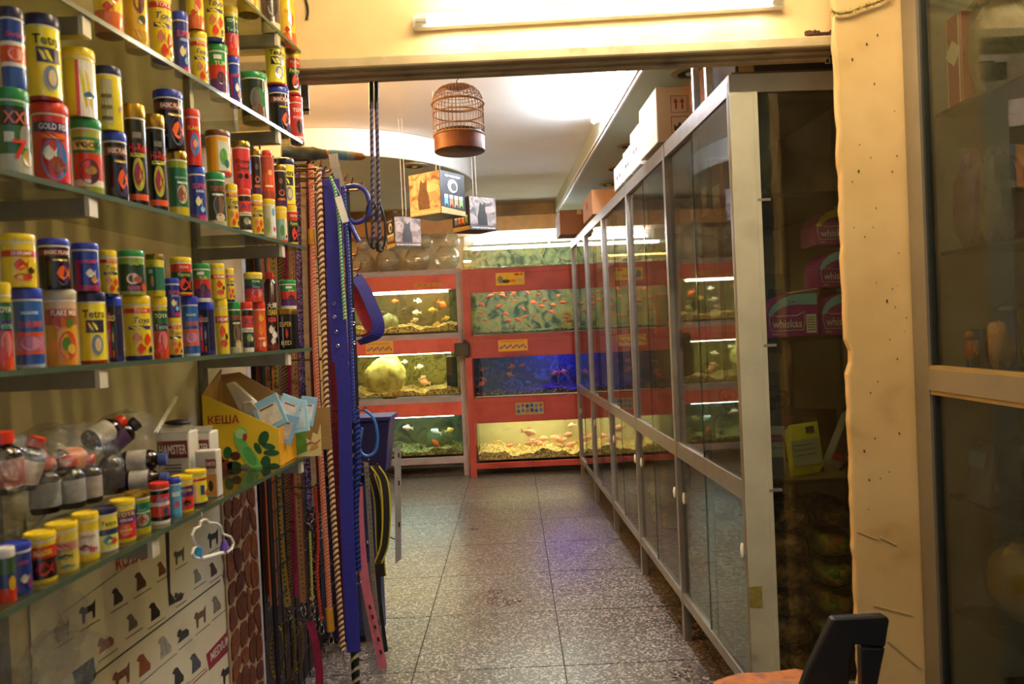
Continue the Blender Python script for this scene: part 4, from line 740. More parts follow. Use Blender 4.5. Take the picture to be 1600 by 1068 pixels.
 'bluetub': ('b', [(.08, '2a3f8c'), (1, '24388a')], [('SUPER', .74, .08, 'c84a5a')], [('fish', .36, .4, .1, 'b8b8a8', .3), ('ell', .25, .3, .12, '7a3a6a', .7)], 'blue tub with blue lid', 'blue tub'),
 'whitejar': ('w', [(.3, 'c8341f'), (.6, '2a3a6a'), (1, '3a5a3a')], [], [('ell', .4, .4, .14, 'd8a82c', .3)], 'white-lidded jar with blue and red label', 'white-lidded jar'),
}
def wrapped(name, vs, fs, c, r, z, ang, mat, parent):
    """flat print laid round a can: vs are (sideways, up) metres"""
    return mk(name, G().add([V((c.x + (r + .0007) * math.cos(ang + u / r), c.y + (r + .0007) * math.sin(ang + u / r), z + w)) for u, w in vs], fs), mat, parent)
def print_shape(sh, rx, rz):
    if sh == 'ell': p = ell(rx, rz, 14)
    elif sh == 'bar': p = [(-rx, -rz), (-rx / 2, -rz), (0, -rz), (rx / 2, -rz), (rx, -rz), (rx, rz), (rx / 2, rz), (0, rz), (-rx / 2, rz), (-rx, rz)]
    else: p = [(-1 * rx, 0), (-.6 * rx, .7 * rz), (-.1 * rx, rz), (.35 * rx, .55 * rz), (.6 * rx, .2 * rz), (rx, .8 * rz), (.85 * rx, 0), (rx, -.8 * rz), (.6 * rx, -.2 * rz), (.3 * rx, -.6 * rz), (-.15 * rx, -.9 * rz), (-.65 * rx, -.6 * rz)]
    return p, [tuple(range(len(p)))]
made = {}; labels_used = {}
def can(shelf, kind, xl, xr, yt, yb, row=0, back=0.0, bottle=False, sq=0):
    lid, bands, words_, pics, desc, short = K[kind]
    z0, xf, sl = SH[shelf]; xc = (xl + xr) / 2; yc = (yt + yb) / 2; r = .03
    tanx = (xc - 800) / FPX
    for _ in range(4):
        N = V((1, -sl, 0)).normalized(); p = hit(xc, yc, V((xf, 2.2, 0)) - N * (r + .010 + back), N); d = p.y
        r = .5 * (xr - xl) * d / FPX / math.sqrt(1 + tanx * tanx) * .97
        if sq: r *= .86
    tilt = abs(yb - 515) / FPX
    hpx = yb - yt - ((xr - xl) * .9 * tilt if shelf == 'E' else 0)
    h = hpx * d / FPX / (1 + tanx * tanx * .0)
    z = z0 + .0002
    if row:
        best = z0
        for (q, rr, top) in made.get(shelf, []):
            if (V((q.x - p.x, q.y - p.y, 0))).length < (rr + r) * .98: best = max(best, top)
        zz = EYE.z + ray(xc, yb).z * (d / ray(xc, yb).y)
        if best == z0: best = min(made[shelf], key=lambda m: (m[0] - p).length)[2]
        z = best + .0002; made.setdefault(shelf + 'u', []).append((p, r, z + h))
    else: made.setdefault(shelf, []).append((p, r, z + h))
    where = ('upper row, ' if row else ('lower row, ' if shelf in 'BCD' else '')) + SN[shelf].replace('the parrot box', 'parrot box')
    lab = f'{desc}, {where}'
    n = len(lab.replace(',', ' ').split())
    prev = labels_used.get(lab)
    c = V((p.x, p.y, z)); t = thing('fish_food_can', lab, 'bottle' if bottle else 'can', c, f'fish food cans on the {SN[shelf]}')
    labels_used.setdefault(lab, []).append((t, short, p.y, shelf, row))
    hb = h * .86; ang = math.atan2(-c.y, -c.x) + .22 + random.uniform(-.12, .12)
    rot = math.atan2(sl, 1) * -1 if sq else 0
    sqp = 5 if sq else 0
    mats = []; prof = [(r * .96, 0), (r, .003)]; mis = []
    for i, (f_, col) in enumerate(bands):
        mats.append(lm(col)); prof.append((r, max(.004 + i * .0002, hb * f_)))
        mis.append(i)
    mis = [0] + mis
    if bottle: prof += [(r * .72, hb * 1.03), (r * .62, hb * 1.06)]; mis += [len(bands) - 1] * 2; hb *= 1.06
    mk('can_body', G().lathe(prof, 24 if not sq else 32, c, mis=mis, sq=sqp, rot=rot), mats, t, smooth=True)
    rl = r * (.72 if bottle else 1.03)
    mk('lid', G().lathe([(rl * .985, hb), (rl, hb + .001), (rl, h - .004), (rl * .96, h - .001), (rl * .86, h), (rl * .84, h - .002)], 24 if not sq else 32, c, sq=sqp, rot=rot), lidm(lid), t, smooth=True)
    if not bottle and not sq: mk('rim', G().lathe([(r * 1.005, hb - .003), (r * 1.02, hb - .0015), (r * 1.005, hb)], 24, c, cap=False), M('d8d4c8', .3), t, smooth=True)
    hb0 = h * .86
    if sq:
        X = V((math.cos(rot), math.sin(rot), 0)); Zv = V((0, 0, 1)); fc = c + V((math.sin(rot), -math.cos(rot), 0)) * (r + .0006)
        for k_, (sh, fz, rx, rz, col, side) in enumerate(pics):
            rx_ = min(rx * .42, .9 - abs(side * .6)) if sh != 'bar' or rx > .3 else rx * .6
            pp, ff = print_shape(sh, r * max(.06, rx_), hb0 * rz); flat_poly('picture', pp, fc + X * (side * .55 * r) + Zv * (hb0 * fz) + V((0, -.0003 * k_, 0)), X, Zv, lm(col), t)
        for tx, fz, sz, col in words_: flat_text('lettering', tx, fc + Zv * (hb0 * fz) + V((0, -.002, 0)) + X * r * .1, X, Zv, hb0 * sz, lm(col), t, r * 1.5)
        if kind == 'nutri':
            flat_text('lettering', 'NUTRITIONAL', fc + Zv * (hb0 * .48) + V((0, -.002, 0)) - X * (.34 * r), Zv, -X, r * .24, lm('f0d8e0'), t, hb0 * .7)
    else:
        for k_, (sh, fz, rx, rz, col, side) in enumerate(pics):
            pp, ff = print_shape(sh, r * rx * .98, hb0 * rz * 1.12); wrapped('picture', pp, ff, c, r + .0003 * k_, z + hb0 * fz, ang + side, lm(col), t)
        for tx, fz, sz, col in words_:
            vs, fs, w = text_shape(tx, .25 if tx in ('Toya', 'Salt') else 0); hh = hb0 * sz; wx = min(hh, r * 1.7 / w)
            wrapped('lettering', [(v.x * wx, v.y * hh) for v in vs], fs, c, r + .0016, z + hb0 * fz, ang + .05, lm(col), t)
    return t
for a in [('dog', 368, 404, -70, 22), ('jar', 406, 437, -35, 42), ('yor', 437, 461, -30, 64)]: can('A', *a)
for a in [('yor', 143, 191, -90, 40), ('dog', 191, 231, -60, 65), ('toya', 231, 269, -32, 86), ('su', 269, 296, 8, 106), ('toya', 297, 325, 40, 125), ('green2', 325, 357, 60, 144), ('blue2', 357, 376, 80, 157), ('turtleg', 376, 419, 114, 190), ('basic', 419, 453, 130, 205), ('redf', 452, 474, 143, 217)]: can('B', *a)
for a in [('yor', 289, 318, -40, 41), ('toya', 318, 350, -30, 65), ('purple', 350, 373, 5, 83), ('tetra', 414, 447, 63, 133), ('parrot', 448, 469, 81, 148)]: can('B', *a, row=1)
for a in [('xxl', -8, 48, 120, 255), ('gold', 49, 110, 150, 278), ('turtle2', 111, 161, 175, 293), ('basic', 161, 200, 198, 306), ('hired', 194, 230, 157, 316), ('hired', 228, 260, 172, 323), ('green', 261, 294, 229, 332), ('su', 294, 322, 255, 341), ('turtle', 322, 353, 266, 351), ('toya', 353, 372, 283, 355), ('aqua', 372, 393, 291, 361), ('toya', 393, 411, 300, 366), ('pale', 411, 431, 308, 372), ('plant2', 431, 449, 320, 377), ('parrot', 449, 465, 319, 382)]: can('C', *a)
for a in [('blueor', -2, 40, 0, 125), ('tetra', 39, 97, 22, 155), ('whitered', 98, 151, 71, 177), ('navyyel', 148, 192, 101, 200), ('basic', 240, 288, 140, 232), ('redflake', 289, 314, 168, 255), ('plant', 322, 362, 214, 283), ('flower', 363, 392, 218, 292), ('dgold', 392, 408, 229, 299)]: can('C', *a, row=1)
can('C', 'bottle', 407, 429, 232, 308, row=1, bottle=True)
for a in [('dgold', 428, 448, 255, 320)]: can('C', *a, row=1)
can('C', 'tetra', 434, 461, 245, 320, row=1, back=.012)
for a in [('purple', -12, 20, 441, 577), ('shrimpb', 20, 69, 446, 570), ('mix', 69, 122, 449, 567), ('tetra', 122, 167, 455, 566)]: can('D', *a)
can('D', 'nutri', 168, 192, 461, 562, sq=1)
for a in [('toya', 192, 237, 460, 560), ('purple', 238, 263, 462, 558), ('shrimpb', 284, 311, 463, 556)]: can('D', *a)
can('D', 'toya', 262, 284, 495, 557)
can('D', 'nutri', 311, 336, 471, 553, sq=1)
for a in [('shrimpy', 336, 357, 467, 552), ('turtle', 357, 377, 471, 550), ('aqua', 377, 396, 471, 549), ('orange', 396, 416, 472, 548)]: can('D', *a)
can('D', 'osaka', 413, 433, 425, 546, back=.045, bottle=True)
can('D', 'sred', 435, 467, 480, 542, sq=1)
for a in [('shrimpy', 1, 58, 362, 445), ('basic', 59, 111, 370, 448), ('blue2', 112, 156, 380, 455), ('toya', 156, 184, 389, 461), ('turtle3', 184, 227, 391, 460)]: can('D', *a, row=1)
can('D', 'tin', 228, 257, 394, 460, row=1, sq=1)
for a in [('su', 257, 281, 433, 494), ('parrot', 266, 301, 404, 464), ('green2', 301, 329, 410, 470), ('shrimpy', 329, 352, 412, 467), ('toya', 353, 366, 418, 470), ('purple', 381, 411, 426, 472), ('green2', 437, 463, 436, 481)]: can('D', *a, row=1)
for a in [('whitejar', -5, 27, 872, 968), ('bluetub', 1, 51, 836, 932), ('redblk', 36, 90, 822, 916), ('ytub', 70, 124, 806, 897), ('whitey', 112, 156, 794, 880), ('tetub', 140, 185, 783, 862), ('special', 171, 213, 774, 850), ('green', 195, 236, 760, 836), ('salt', 233, 266, 753, 825), ('lblue', 263, 284, 746, 812), ('redtub', 267, 303, 737, 801), ('yeltub', 288, 324, 727, 789)]: can('E', *a)
allc = sorted([e for v in labels_used.values() for e in v], key=lambda e: e[2])
for lab, es in labels_used.items():
    if len(es) > 1:
        for e in es:
            nb = [q for q in allc if q[3] == e[3] and q[4] == e[4] and q[0] is not e[0]]
            q = min(nb, key=lambda q: abs(q[2] - e[2]) + (5 if q[2] < e[2] else 0), default=None)
            if q:
                d0 = lab.split(', ')[0]; w0 = ' '.join([e[1]] if len(d0.split()) > 7 else [d0])
                new = f"{w0} beside the {q[1]}, {', '.join(lab.split(', ')[1:])}"
                if len(new.split()) > 16: new = f"{e[1]} beside the {q[1]}, {', '.join(lab.split(', ')[1:])}"
                e[0]['label'] = new if len(new.split()) <= 16 else new.replace(', ' + ', '.join(lab.split(', ')[1:]), ', parrot box shelf')
# ================================================================ other goods on the parrot box shelf
ZE = SH['E'][0]
NE_ = V((1, -.055, 0)).normalized()
def on_e(x, y, back): return hit(x, y, V((SH['E'][1], 2.2, 0)) - NE_ * back, NE_)
def face_box(name, label, cat, x0, x1, ytop, back, dep, m, z=None, h=None):
    """carton whose printed face looks back along the aisle"""
    zb = ZE if z is None else z; p = on_e((x0 + x1) / 2, ytop, back); d = p.y; w = (x1 - x0) * d / FPX; hh = p.z - zb if h is None else h
    t = thing(name, label, cat, (p.x, d + dep / 2, zb)); mk('carton_body', G().mm((p.x - w / 2, d, zb + .0003), (p.x + w / 2, d + dep, zb + hh)), m, t, bevel=.002)
    return t, p.x, d, w, hh, zb
SILV = M('b8b4a8', .3, .5, .15, 30)
for i, (x0, x1, yt, bk, lab, word) in enumerate(((243, 294, 676, .10, 'white and brown hamster food pack with black clip, beside the bags', 'HAMSTER'), (292, 327, 676, .075, 'white and brown hamster food pack against the parrot box', 'HAMSTER'))):
    t, X, d, w, h, zb = face_box('hamster_food_pack', lab, 'pack', x0, x1, yt, bk, .05, M('cfcabc', .45, 0, .06))
    mk('band', G().mm((X - w * .46, d - .001, zb + h * .62), (X + w * .46, d, zb + h * .88)), M('7a3226', .5), t)
    flat_text('lettering', word, (X, d - .0012, zb + h * .75), (1, 0, 0), (0, 0, 1), h * .14, WHITE, t, w * .84)
    for k in range(3): mk('print_line', G().box((X, d - .0005, zb + h * (.52 - .05 * k)), (w * .5, .001, h * .015)), M('5a3a30', .6), t)
    flat_poly('hamster_picture', ell(w * .2, h * .13, 12), (X - w * .1, d - .0008, zb + h * .13), (1, 0, 0), (0, 0, 1), M('4a3424', .6), t); flat_poly('hamster_picture', ell(w * .18, h * .11, 12), (X + w * .25, d - .0008, zb + h * .15), (1, 0, 0), (0, 0, 1), M('6a4a2c', .6), t)
    mk('folded_top', G().prism([(X - w * .5, d, zb + h), (X + w * .5, d, zb + h), (X + w * .5, d + .02, zb + h + .012), (X - w * .5, d + .02, zb + h + .012)], (0, .004, 0)), SILV, t)
    if i == 0: mk('clip', G().blob((X - .0, d + .03, zb + h + .018), (w * .42, .016, .006), amp=0), BLACK, t, smooth=True)
t, X, d, w, h, zb = face_box('hamster_treat_box', 'small brown and white hamster treat box by the yellow tubs', 'box', 304, 337, 704, .035, .03, M('c8c0b4', .5))
mk('band', G().mm((X, d - .001, zb + h * .62), (X + w * .48, d, zb + h * .82)), M('8a3a2c', .5), t); mk('band', G().mm((X, d - .001, zb + h * .05), (X + w * .48, d, zb + h * .5)), M('c88a4a', .5), t)
flat_text('lettering', 'HAMSTER', (X + w * .24, d - .0012, zb + h * .72), (1, 0, 0), (0, 0, 1), h * .09, WHITE, t, w * .42)
flat_poly('hamster_picture', ell(w * .12, h * .12, 10), (X + w * .2, d - .0012, zb + h * .25), (1, 0, 0), (0, 0, 1), M('3a2a20', .6), t); flat_poly('picture', ell(w * .16, h * .25, 10), (X - w * .25, d - .0012, zb + h * .45), (1, 0, 0), (0, 0, 1), M('9ab0c8', .5), t)
# parrot display box
pl = atz(318, 733, ZE); d = pl.y; xl = at(318, 700, d).x; xr = at(437, 733, d).x; xe = at(447, 733, d).x
par = thing('display_box', 'open yellow display box with green parrot picture', 'display box', ((xl + xr) / 2, d + .08, ZE))
zl = at(318, 618, d).z; zr = at(437, 669, d).z; YB = M('ecc62a', .35, 0, .06, 6, 0, .5, .2); BR = M('a8814e', .8)
mk('front_panel', G().prism([(xl, d, ZE + .0005), (xr, d, ZE + .0005), (xr, d, zr), (xl + .012, d, zl), (xl, d, zl)], (0, .003, 0)), YB, par)
mk('side_panel', G().prism([(xr, d, ZE + .0005), (xr + .004, d + .14, ZE + .0005), (xr + .004, d + .14, zr), (xr, d, zr)], (.002, 0, 0)), M('e8a61e', .35), par)
mk('side_panel', G().prism([(xl, d, ZE + .0005), (xl, d + .14, ZE + .0005), (xl, d + .14, zl + .06), (xl, d, zl)], (.002, 0, 0)), BR, par)
mk('back_panel', G().prism([(xl, d + .14, ZE + .0005), (xr, d + .14, ZE + .0005), (xr, d + .14, zr + .05), (xl + .05, d + .14, zl + .05), (xl, d + .14, zl + .045)], (0, .003, 0)), BR, par)
mk('base', G().mm((xl + .003, d + .003, ZE + .0005), (xr - .001, d + .139, ZE + .003)), BR, par)
U = lambda x, y: (at(x, y, d).x - xl, at(x, y, d).z - ZE)
def onface(name, pts, m, k=1): return flat_poly(name, [U(*p) for p in pts], (xl, d - .0004 * k, ZE), (1, 0, 0), (0, 0, 1), m, par)
c = at(349, 655, d); flat_text('lettering', 'КЕША', (c.x, d - .001, c.z), (1, 0, 0), (0, 0, 1), .021, M('b01c20', .4), par, .085)
def pe(cx, cy, rx, ry, n=14, a=0): return [(cx + rx * math.cos(q) * math.cos(a) - ry * math.sin(q) * math.sin(a), cy + rx * math.cos(q) * math.sin(a) + ry * math.sin(q) * math.cos(a)) for q in [6.283 * i / n for i in range(n)]]
for (cx, cy, rx, ry, a) in ((412, 684, 8, 12, .4), (420, 697, 11, 5, .2), (424, 707, 13, 5, 0), (403, 700, 5, 10, -.5), (415, 722, 8, 11, .2), (428, 727, 9, 4, 0)): onface('leaf', pe(cx, cy, rx, ry, 10, a), M('1f5a38', .5, 0, .2, 60), 1)
for (cx, cy, rx, ry, col) in ((352, 726, 12, 9, '8a3a24'), (344, 718, 7, 6, 'c8742c'), (368, 712, 8, 7, '5a2a1c'), (366, 727, 12, 7, '1f4a2c'), (385, 729, 9, 5, '7a7468'), (356, 707, 7, 10, '2c6a34')): onface('nut_picture', pe(cx, cy, rx, ry, 10), M(col, .5, 0, .2, 60), 2)
onface('parrot_picture', [(366, 676), (372, 668), (381, 667), (386, 672), (387, 682), (384, 690), (392, 698), (402, 712), (410, 728), (412, 733), (396, 732), (384, 722), (375, 708), (369, 694), (366, 684)], M('7ac86a', .5, 0, .15, 50), 3)
onface('parrot_picture', pe(376, 677, 9, 8), M('a8dc98', .5), 4); onface('parrot_beak', pe(383, 682, 3.4, 5.5), M('b8303a', .4), 5); onface('parrot_picture', pe(391, 712, 8, 17, 12, -.5), M('5aac58', .5, 0, .2, 70), 4)
onface('cob_picture', pe(340, 733 - 6, 4, 4), M('c83424', .5), 3)
def packet(label, x, y, w, hgt, d_, tilt, col, inner, zb, grp):
    c = at(x, y, d_); R = Matrix.Rotation(math.radians(tilt), 3, 'Y') @ Matrix.Rotation(math.radians(-14), 3, 'X')
    t = thing('blister_card', label, 'packet', (c.x, c.y, zb), grp); wm = w * d_ / FPX; hm = hgt * d_ / FPX
    base = V((c.x, c.y, 0)); base.z = c.z
    mk('card', G().box(base, (wm, .004, hm), R=R), M(col, .4, 0, .08, 40), t, bevel=.0015)
    mk('window', G().box(base + R @ V((0, -.0026, -hm * .05)), (wm * .72, .001, hm * .6), R=R), M(inner, .4, 0, .2, 60), t)
    mk('print_line', G().box(base + R @ V((0, -.0034, hm * .2)), (wm * .5, .001, hm * .05), R=R), M('8a4a3a', .5), t)
for i, (x, y, w, h_, dd, ti) in enumerate(((421, 646, 46, 52, 1.95, -24), (450, 640, 34, 44, 1.99, 22), (462, 652, 40, 50, 2.02, -8), (480, 642, 26, 46, 2.08, 10), (440, 668, 44, 46, 1.97, 16))):
    packet(['sky blue blister card tipped over in the parrot box', 'sky blue blister card crossing the others in the parrot box', 'pale blue blister card standing behind the parrot box', 'light blue blister card with rounded top beside the leashes', 'blue-edged pouch drooping over the parrot box rim'][i], x, y, w, h_, dd, ti, ['8ab8d8', '9ac4dc', 'a4cce0', '86b4d4', '7aa8cc'][i], ['d8d0c0', 'd8d0c8', 'c8d8e0', 'd0d8dc', 'b0a8a0'][i], ZE + .03, 'blue blister cards')
for i, (pts, col, lab) in enumerate((([(352, 600), (364, 596), (440, 664), (436, 690), (372, 640)], 'c8bca4', 'long cream paper bag lying in the parrot box'), ([(378, 628), (392, 626), (432, 668), (425, 690), (380, 650)], 'a89c92', 'greyish crinkled bag lying in the parrot box'))):
    solo('paper_bag', G().prism([at(x, y, d + .03 + .03 * (1 - i)) for x, y in pts], (0, .018, 0)), M(col, .6, 0, .12, 30, .3), lab, 'bag', bevel=.003)
# second display box, cut low at the front
d2 = 2.06; x0, x1 = at(461, 700, d2).x, at(502, 700, d2).x
db = thing('display_box', 'green and yellow display box with scalloped cut edge by the leashes', 'display box', ((x0 + x1) / 2, d2 + .06, ZE))
zz = lambda y: at(480, y, d2).z
pts = [(461, 0), (502, 0), (502, 664), (497, 680), (490, 676), (486, 690), (478, 684), (474, 662), (472, 650), (461, 662)]
mk('front_panel', G().prism([(at(x, 700, d2).x, d2, ZE + .0005 if y == 0 else zz(y)) for x, y in pts], (0, .003, 0)), M('d8cc90', .4, 0, .1, 20), db)
mk('side_panel', G().mm((x0 - .002, d2 + .004, ZE + .0005), (x0, d2 + .12, ZE + .08)), M('5a8a34', .4), db); mk('back_panel', G().mm((x0, d2 + .115, ZE + .0005), (x1, d2 + .118, ZE + .12)), BR, db)
P2 = lambda x, y: (at(x, y, d2).x, d2 - .001, at(x, y, d2).z)
mk('print_field', G().prism([P2(462, 712), P2(480, 704), P2(478, 672), P2(462, 668)], (0, .0006, 0)), M('5f9a3a', .4, 0, .3, 60), db)
mk('swoosh', G().tube([P2(478, 694), P2(486, 690), P2(494, 692), P2(501, 686)], .0016, 5), M('b03a2c', .4), db); mk('print_field', G().prism([P2(484, 704), P2(498, 698), P2(496, 694), P2(486, 697)], (0, .0006, 0)), M('c8942c', .4), db)
# white plastic stick leaning at the wall
a, b = on_e(243, 676, .12), on_e(276, 620, .20); solo('plastic_stick', G().bar(a, b, .007, .004), WHITE, 'white plastic stick leaning behind the hamster food packs', 'stick')
# bottles in clear bags
GLS = M('1c0c0a', .15, 0, .2, 20, 0, .5, .5)
def bottle(p, axis, r, L, cap, lab_col, label, grp):
    a = V(axis).normalized(); R = a.to_track_quat('Z', 'Y').to_matrix(); t = thing('medicine_bottle', label, 'bottle', p, grp); p = V(p)
    def lat(prof): 
        q = G().lathe(prof, 16)
        q.v = [p + R @ v for v in q.v]; return q
    mk('bottle_body', lat([(r * .9, 0), (r, .004), (r, L * .62), (r * .8, L * .72), (r * .42, L * .78), (r * .42, L * .84)]), GLS, t, smooth=True)
    mk('cap', lat([(r * .55, L * .80), (r * .58, L * .81), (r * .58, L * .99), (r * .5, L)]), M(cap, .35), t, smooth=True)
    mk('bottle_label', lat([(r * 1.012, L * .12), (r * 1.012, L * .56)]), M(lab_col, .5, 0, .3, 60), t, smooth=True)
def bagset(spec, label, c, R, seed, grp):
    for (x, y, bk, ax, r, L, cap, lc, lab) in spec:
        p = on_e(x, y, bk); bottle(p, ax, r, L, cap, lc, lab, grp)
    cc = on_e(*c); g = G().blob(cc, R, seed=seed, amp=.10, nu=22, nv=16, p=.85)
    for v in g.v: v.z = max(v.z, ZE + .002); v.x = max(v.x, wl(v.y) + .006)
    solo('plastic_bag', g, plastic_film('f6f6f2', 38, .012), label, 'plastic bag', smooth=True)
rc = 'd8391f'
bagset([(72, 800, .12, (0, 0, 1), .022, .085, rc, '9aa0a8', 'upright bottle with red cap and grey label in the bag'), (112, 792, .12, (0, 0, 1), .022, .085, rc, 'a8a8b0', 'upright red-capped bottle in the middle of the bag'), (140, 784, .125, (0, 0, 1), .021, .082, 'd04a2c', 'b0a8a8', 'upright red-capped bottle beside the dark bottles'),
        (128, 716, .14, (-.2, -.9, .05), .022, .085, rc, 'd88a5a', 'red-capped bottle with orange flowered label lying across'), (138, 690, .15, (.3, .7, .3), .02, .08, rc, 'c8c0b0', 'red-capped bottle lying topmost in the bag'), (60, 716, .15, (0, -1, .1), .021, .08, rc, 'b04a40', 'red-capped bottle lying at the near side of the bag')],
       'clear plastic bag stuffed with red-capped bottles', (97, 735, .135), (.075, .12, .075), 3, 'red-capped bottles in the clear bag')
bagset([(176, 770, .14, (0, 0, 1), .022, .09, '2a2c3a', '2a2a38', 'dark bottle standing in the bag'), (196, 752, .13, (.95, .25, .0), .02, .075, '4a5a9a', 'b8b4b0', 'dark bottle with grey label and blue cap, lower in the bag'), (192, 722, .14, (.95, .25, .0), .021, .078, '4a5a9a', 'c0b8b4', 'dark bottle with grey label and blue cap, higher in the bag'), (166, 698, .15, (.5, .5, .5), .022, .07, '2c2430', '5a3a6a', 'dark bottle with violet label tipped up in the bag')],
       'tall clear plastic bag of dark bottles with silvery top', (200, 706, .15), (.055, .07, .08), 8, 'dark bottles in the tall clear bag')
bagset([(8, 770, .12, (0, 0, 1), .026, .09, rc, '8a2a24', 'red-capped bottle in the bag beside the blue tub'), (30, 762, .13, (.3, .2, 1), .022, .08, rc, 'b8a8a0', 'leaning red-capped bottle beside the blue tub')], 'clear plastic bag with two red-capped bottles', (14, 760, .13), (.055, .08, .07), 12, 'bottles beside the blue tub')
# ring toy hanging from the shelf
dr = on_e(330, 830, .004).y; off = lambda x, y: on_e(x, y, -.004)
ring = thing('bird_toy', 'white plastic ring toy with blue and purple bells hung from the shelf', 'bird toy', off(330, 872))
pts = [(317, 812), (322, 811), (326, 816), (338, 817), (345, 822), (347, 832), (349, 834), (360, 838), (365, 848), (362, 857), (355, 862)]
pts2 = [(314, 872), (305, 871), (300, 864), (302, 857), (307, 853), (303, 846), (300, 836), (304, 826), (312, 822), (313, 815)]
mk('ring', G().tube([off(*p) for p in pts + [(334, 868)] + pts2], .0026, 6, closed=True), M('e8e6e0', .3), ring, smooth=True)
mk('perch', G().tube([off(356, 861), off(316, 872)], .0040, 8), M('e8e6e0', .3), ring, smooth=True); mk('hanger', G().tube([off(319, 812), off(316, 806), off(315, 800)], .0012, 5), WHITE, ring)
for (x, y, col, ti) in ((312, 854, '2f8fd0', .3), (350, 843, '6a4ab8', 0)):
    q = off(x, y); Rz = Matrix.Rotation(ti, 3, 'Y'); gg = G().lathe([(.003, 0), (.006, -.006), (.0085, -.017), (.0095, -.020)], 12); gg.v = [q + Rz @ v for v in gg.v]; mk('bell', gg, M(col, .3), ring, smooth=True)
# dog poster below
post = thing('poster', 'cream dog breed poster with rows of small dogs on the wall', 'poster', wallpt(230, 1000, .004))
pw_ = lambda x, y, o=.004: wallpt(x, y, o)
edge = [(346, 782), (347, 830), (345, 868), (349, 884), (347, 900), (352, 925), (353, 960), (357, 975), (352, 985), (360, 1005), (363, 1045), (370, 1080), (372, 1110)]
mk('sheet', G().prism([pw_(40, 800), *[pw_(*p) for p in edge], pw_(60, 1300)], NW * .0012), blotch('aged_paper', ['a89a80', 'c8bca0', 'cfc4aa', 'c4b89c'], 6, .7, .05, stops=[.22, .36, .6, .8]), post)
DOGS = {'stand': [(-.5, .2), (-.42, .42), (-.28, .5), (-.2, .35), (.3, .32), (.48, .5), (.46, .25), (.42, -.5), (.3, -.5), (.26, -.05), (-.15, -.05), (-.2, -.5), (-.32, -.5), (-.34, .1)],
        'sit': [(-.35, .35), (-.2, .5), (.0, .46), (.08, .3), (.2, .05), (.38, -.25), (.36, -.5), (-.25, -.5), (-.22, -.1), (-.2, .2)],
        'lie': [(-.5, .1), (-.38, .4), (-.2, .42), (-.1, .2), (.3, .15), (.5, -.1), (.48, -.4), (-.48, -.4), (-.3, -.1)]}
dl = [(137, 956, 's', '2c241e', 28), (183, 930, 't', '3a2c22', 26), (219, 906, 't', '5a3424', 28), (252, 887, 't', '7a4424', 22), (280, 868, 's', '5a5648', 22), (333, 841, 's', '16161a', 24), (308, 898, 't', '7a766c', 22), (333, 888, 't', '4a3024', 22), (165, 1003, 'l', '8a4c2c', 28), (206, 970, 't', '6a5c4a', 26), (241, 953, 't', '1a1414', 28), (279, 930, 'l', '4a3c30', 18), (96, 986, 's', '8a8074', 26), (338, 942, 't', '7a6e60', 26), (313, 964, 's', '6a4a34', 26), (286, 989, 'l', '3a342c', 24), (257, 1008, 't', '9a948a', 34), (224, 1036, 't', '8a4a28', 34), (305, 1033, 't', '4a4a54', 30), (278, 1055, 't', '2c2620', 30), (190, 1058, 's', '7a4c34', 32), (355, 1052, 's', '2c2a26', 28)]
for i, (x, y, k, col, s) in enumerate(dl):
    c = pw_(x, y, .0056); sz = s * c.y / FPX; poly = DOGS[{'s': 'stand', 't': 'sit', 'l': 'lie'}[k]]
    flat_poly('dog_picture', [(u * sz * 1.5, v * sz) for u, v in poly], c, TW, (0, 0, 1), M(col, .7, 0, .35, 120), post)
    c2 = pw_(x + 4, y + s * .72, .0056); flat_poly('caption', [(-sz * .9, -.001), (sz * .9, -.001), (sz * .9, .001), (-sz * .9, .001)], c2, TW, (0, 0, 1), M('5a5048', .7), post)
def pline(name, a, b, w, col): mk(name, G().bar(pw_(*a, .0058), pw_(*b, .0058), .0006, w), M(col, .7), post)
pline('divider', (132, 1066), (344, 906), .0035, '2a3a34'); pline('crease', (99, 956), (214, 873), .0012, '6a5c48'); pline('divider', (302, 1067), (324, 1046), .003, '9a2430')
mk('green_block', G().prism([pw_(*p, .0056) for p in ((112, 1050), (146, 1026), (150, 1056), (125, 1090))], NW * .0005), M('1c2e28', .7), post)
mk('dark_stain', G().prism([pw_(*p, .0056) for p in ((258, 830), (264, 828), (265, 880), (266, 925), (274, 938), (288, 925), (284, 936), (264, 946), (261, 900))], NW * .0005), M('2a221a', .8), post)
mk('red_tab', G().prism([pw_(*p, .0056) for p in ((322, 1022), (355, 985), (363, 1010), (327, 1047))], NW * .0006), M('8a2430', .6), post)
def wtext(t, a, b, h, col, k):
    pa, pb = pw_(*a, .0066), pw_(*b, .0066); flat_text('lettering', t, (pa + pb) / 2, pb - pa, V((0, 0, 1)), h, M(col, .6), post, (pb - pa).length)
wtext('MEDIUM', (329, 1027), (358, 996), .024, 'd8ccc4', 1); wtext('ROYAL', (181, 881), (228, 862), .030, 'b01f24', 1)
# loose bags in the corner below the shelf
for i, (x, y, R, s, c, lab) in enumerate(((40, 1010, (.07, .1, .09), 5, 'e0e0dc', 'crumpled clear bag hanging below the shelf by the poster'), (95, 1040, (.05, .07, .06), 6, 'd8d8dc', 'small crumpled silvery bag by the poster'))):
    p = hit(x, y, V((WL0 + .10, 2.2, 0)), NW); g = G().blob(p, R, seed=s, amp=.3, nu=20, nv=14)
    for v in g.v: v.x = max(v.x, wl(v.y) + .012)
    solo('plastic_bag', g, plastic_film('fbfbfb', 40, .03), lab, 'plastic bag', smooth=True)
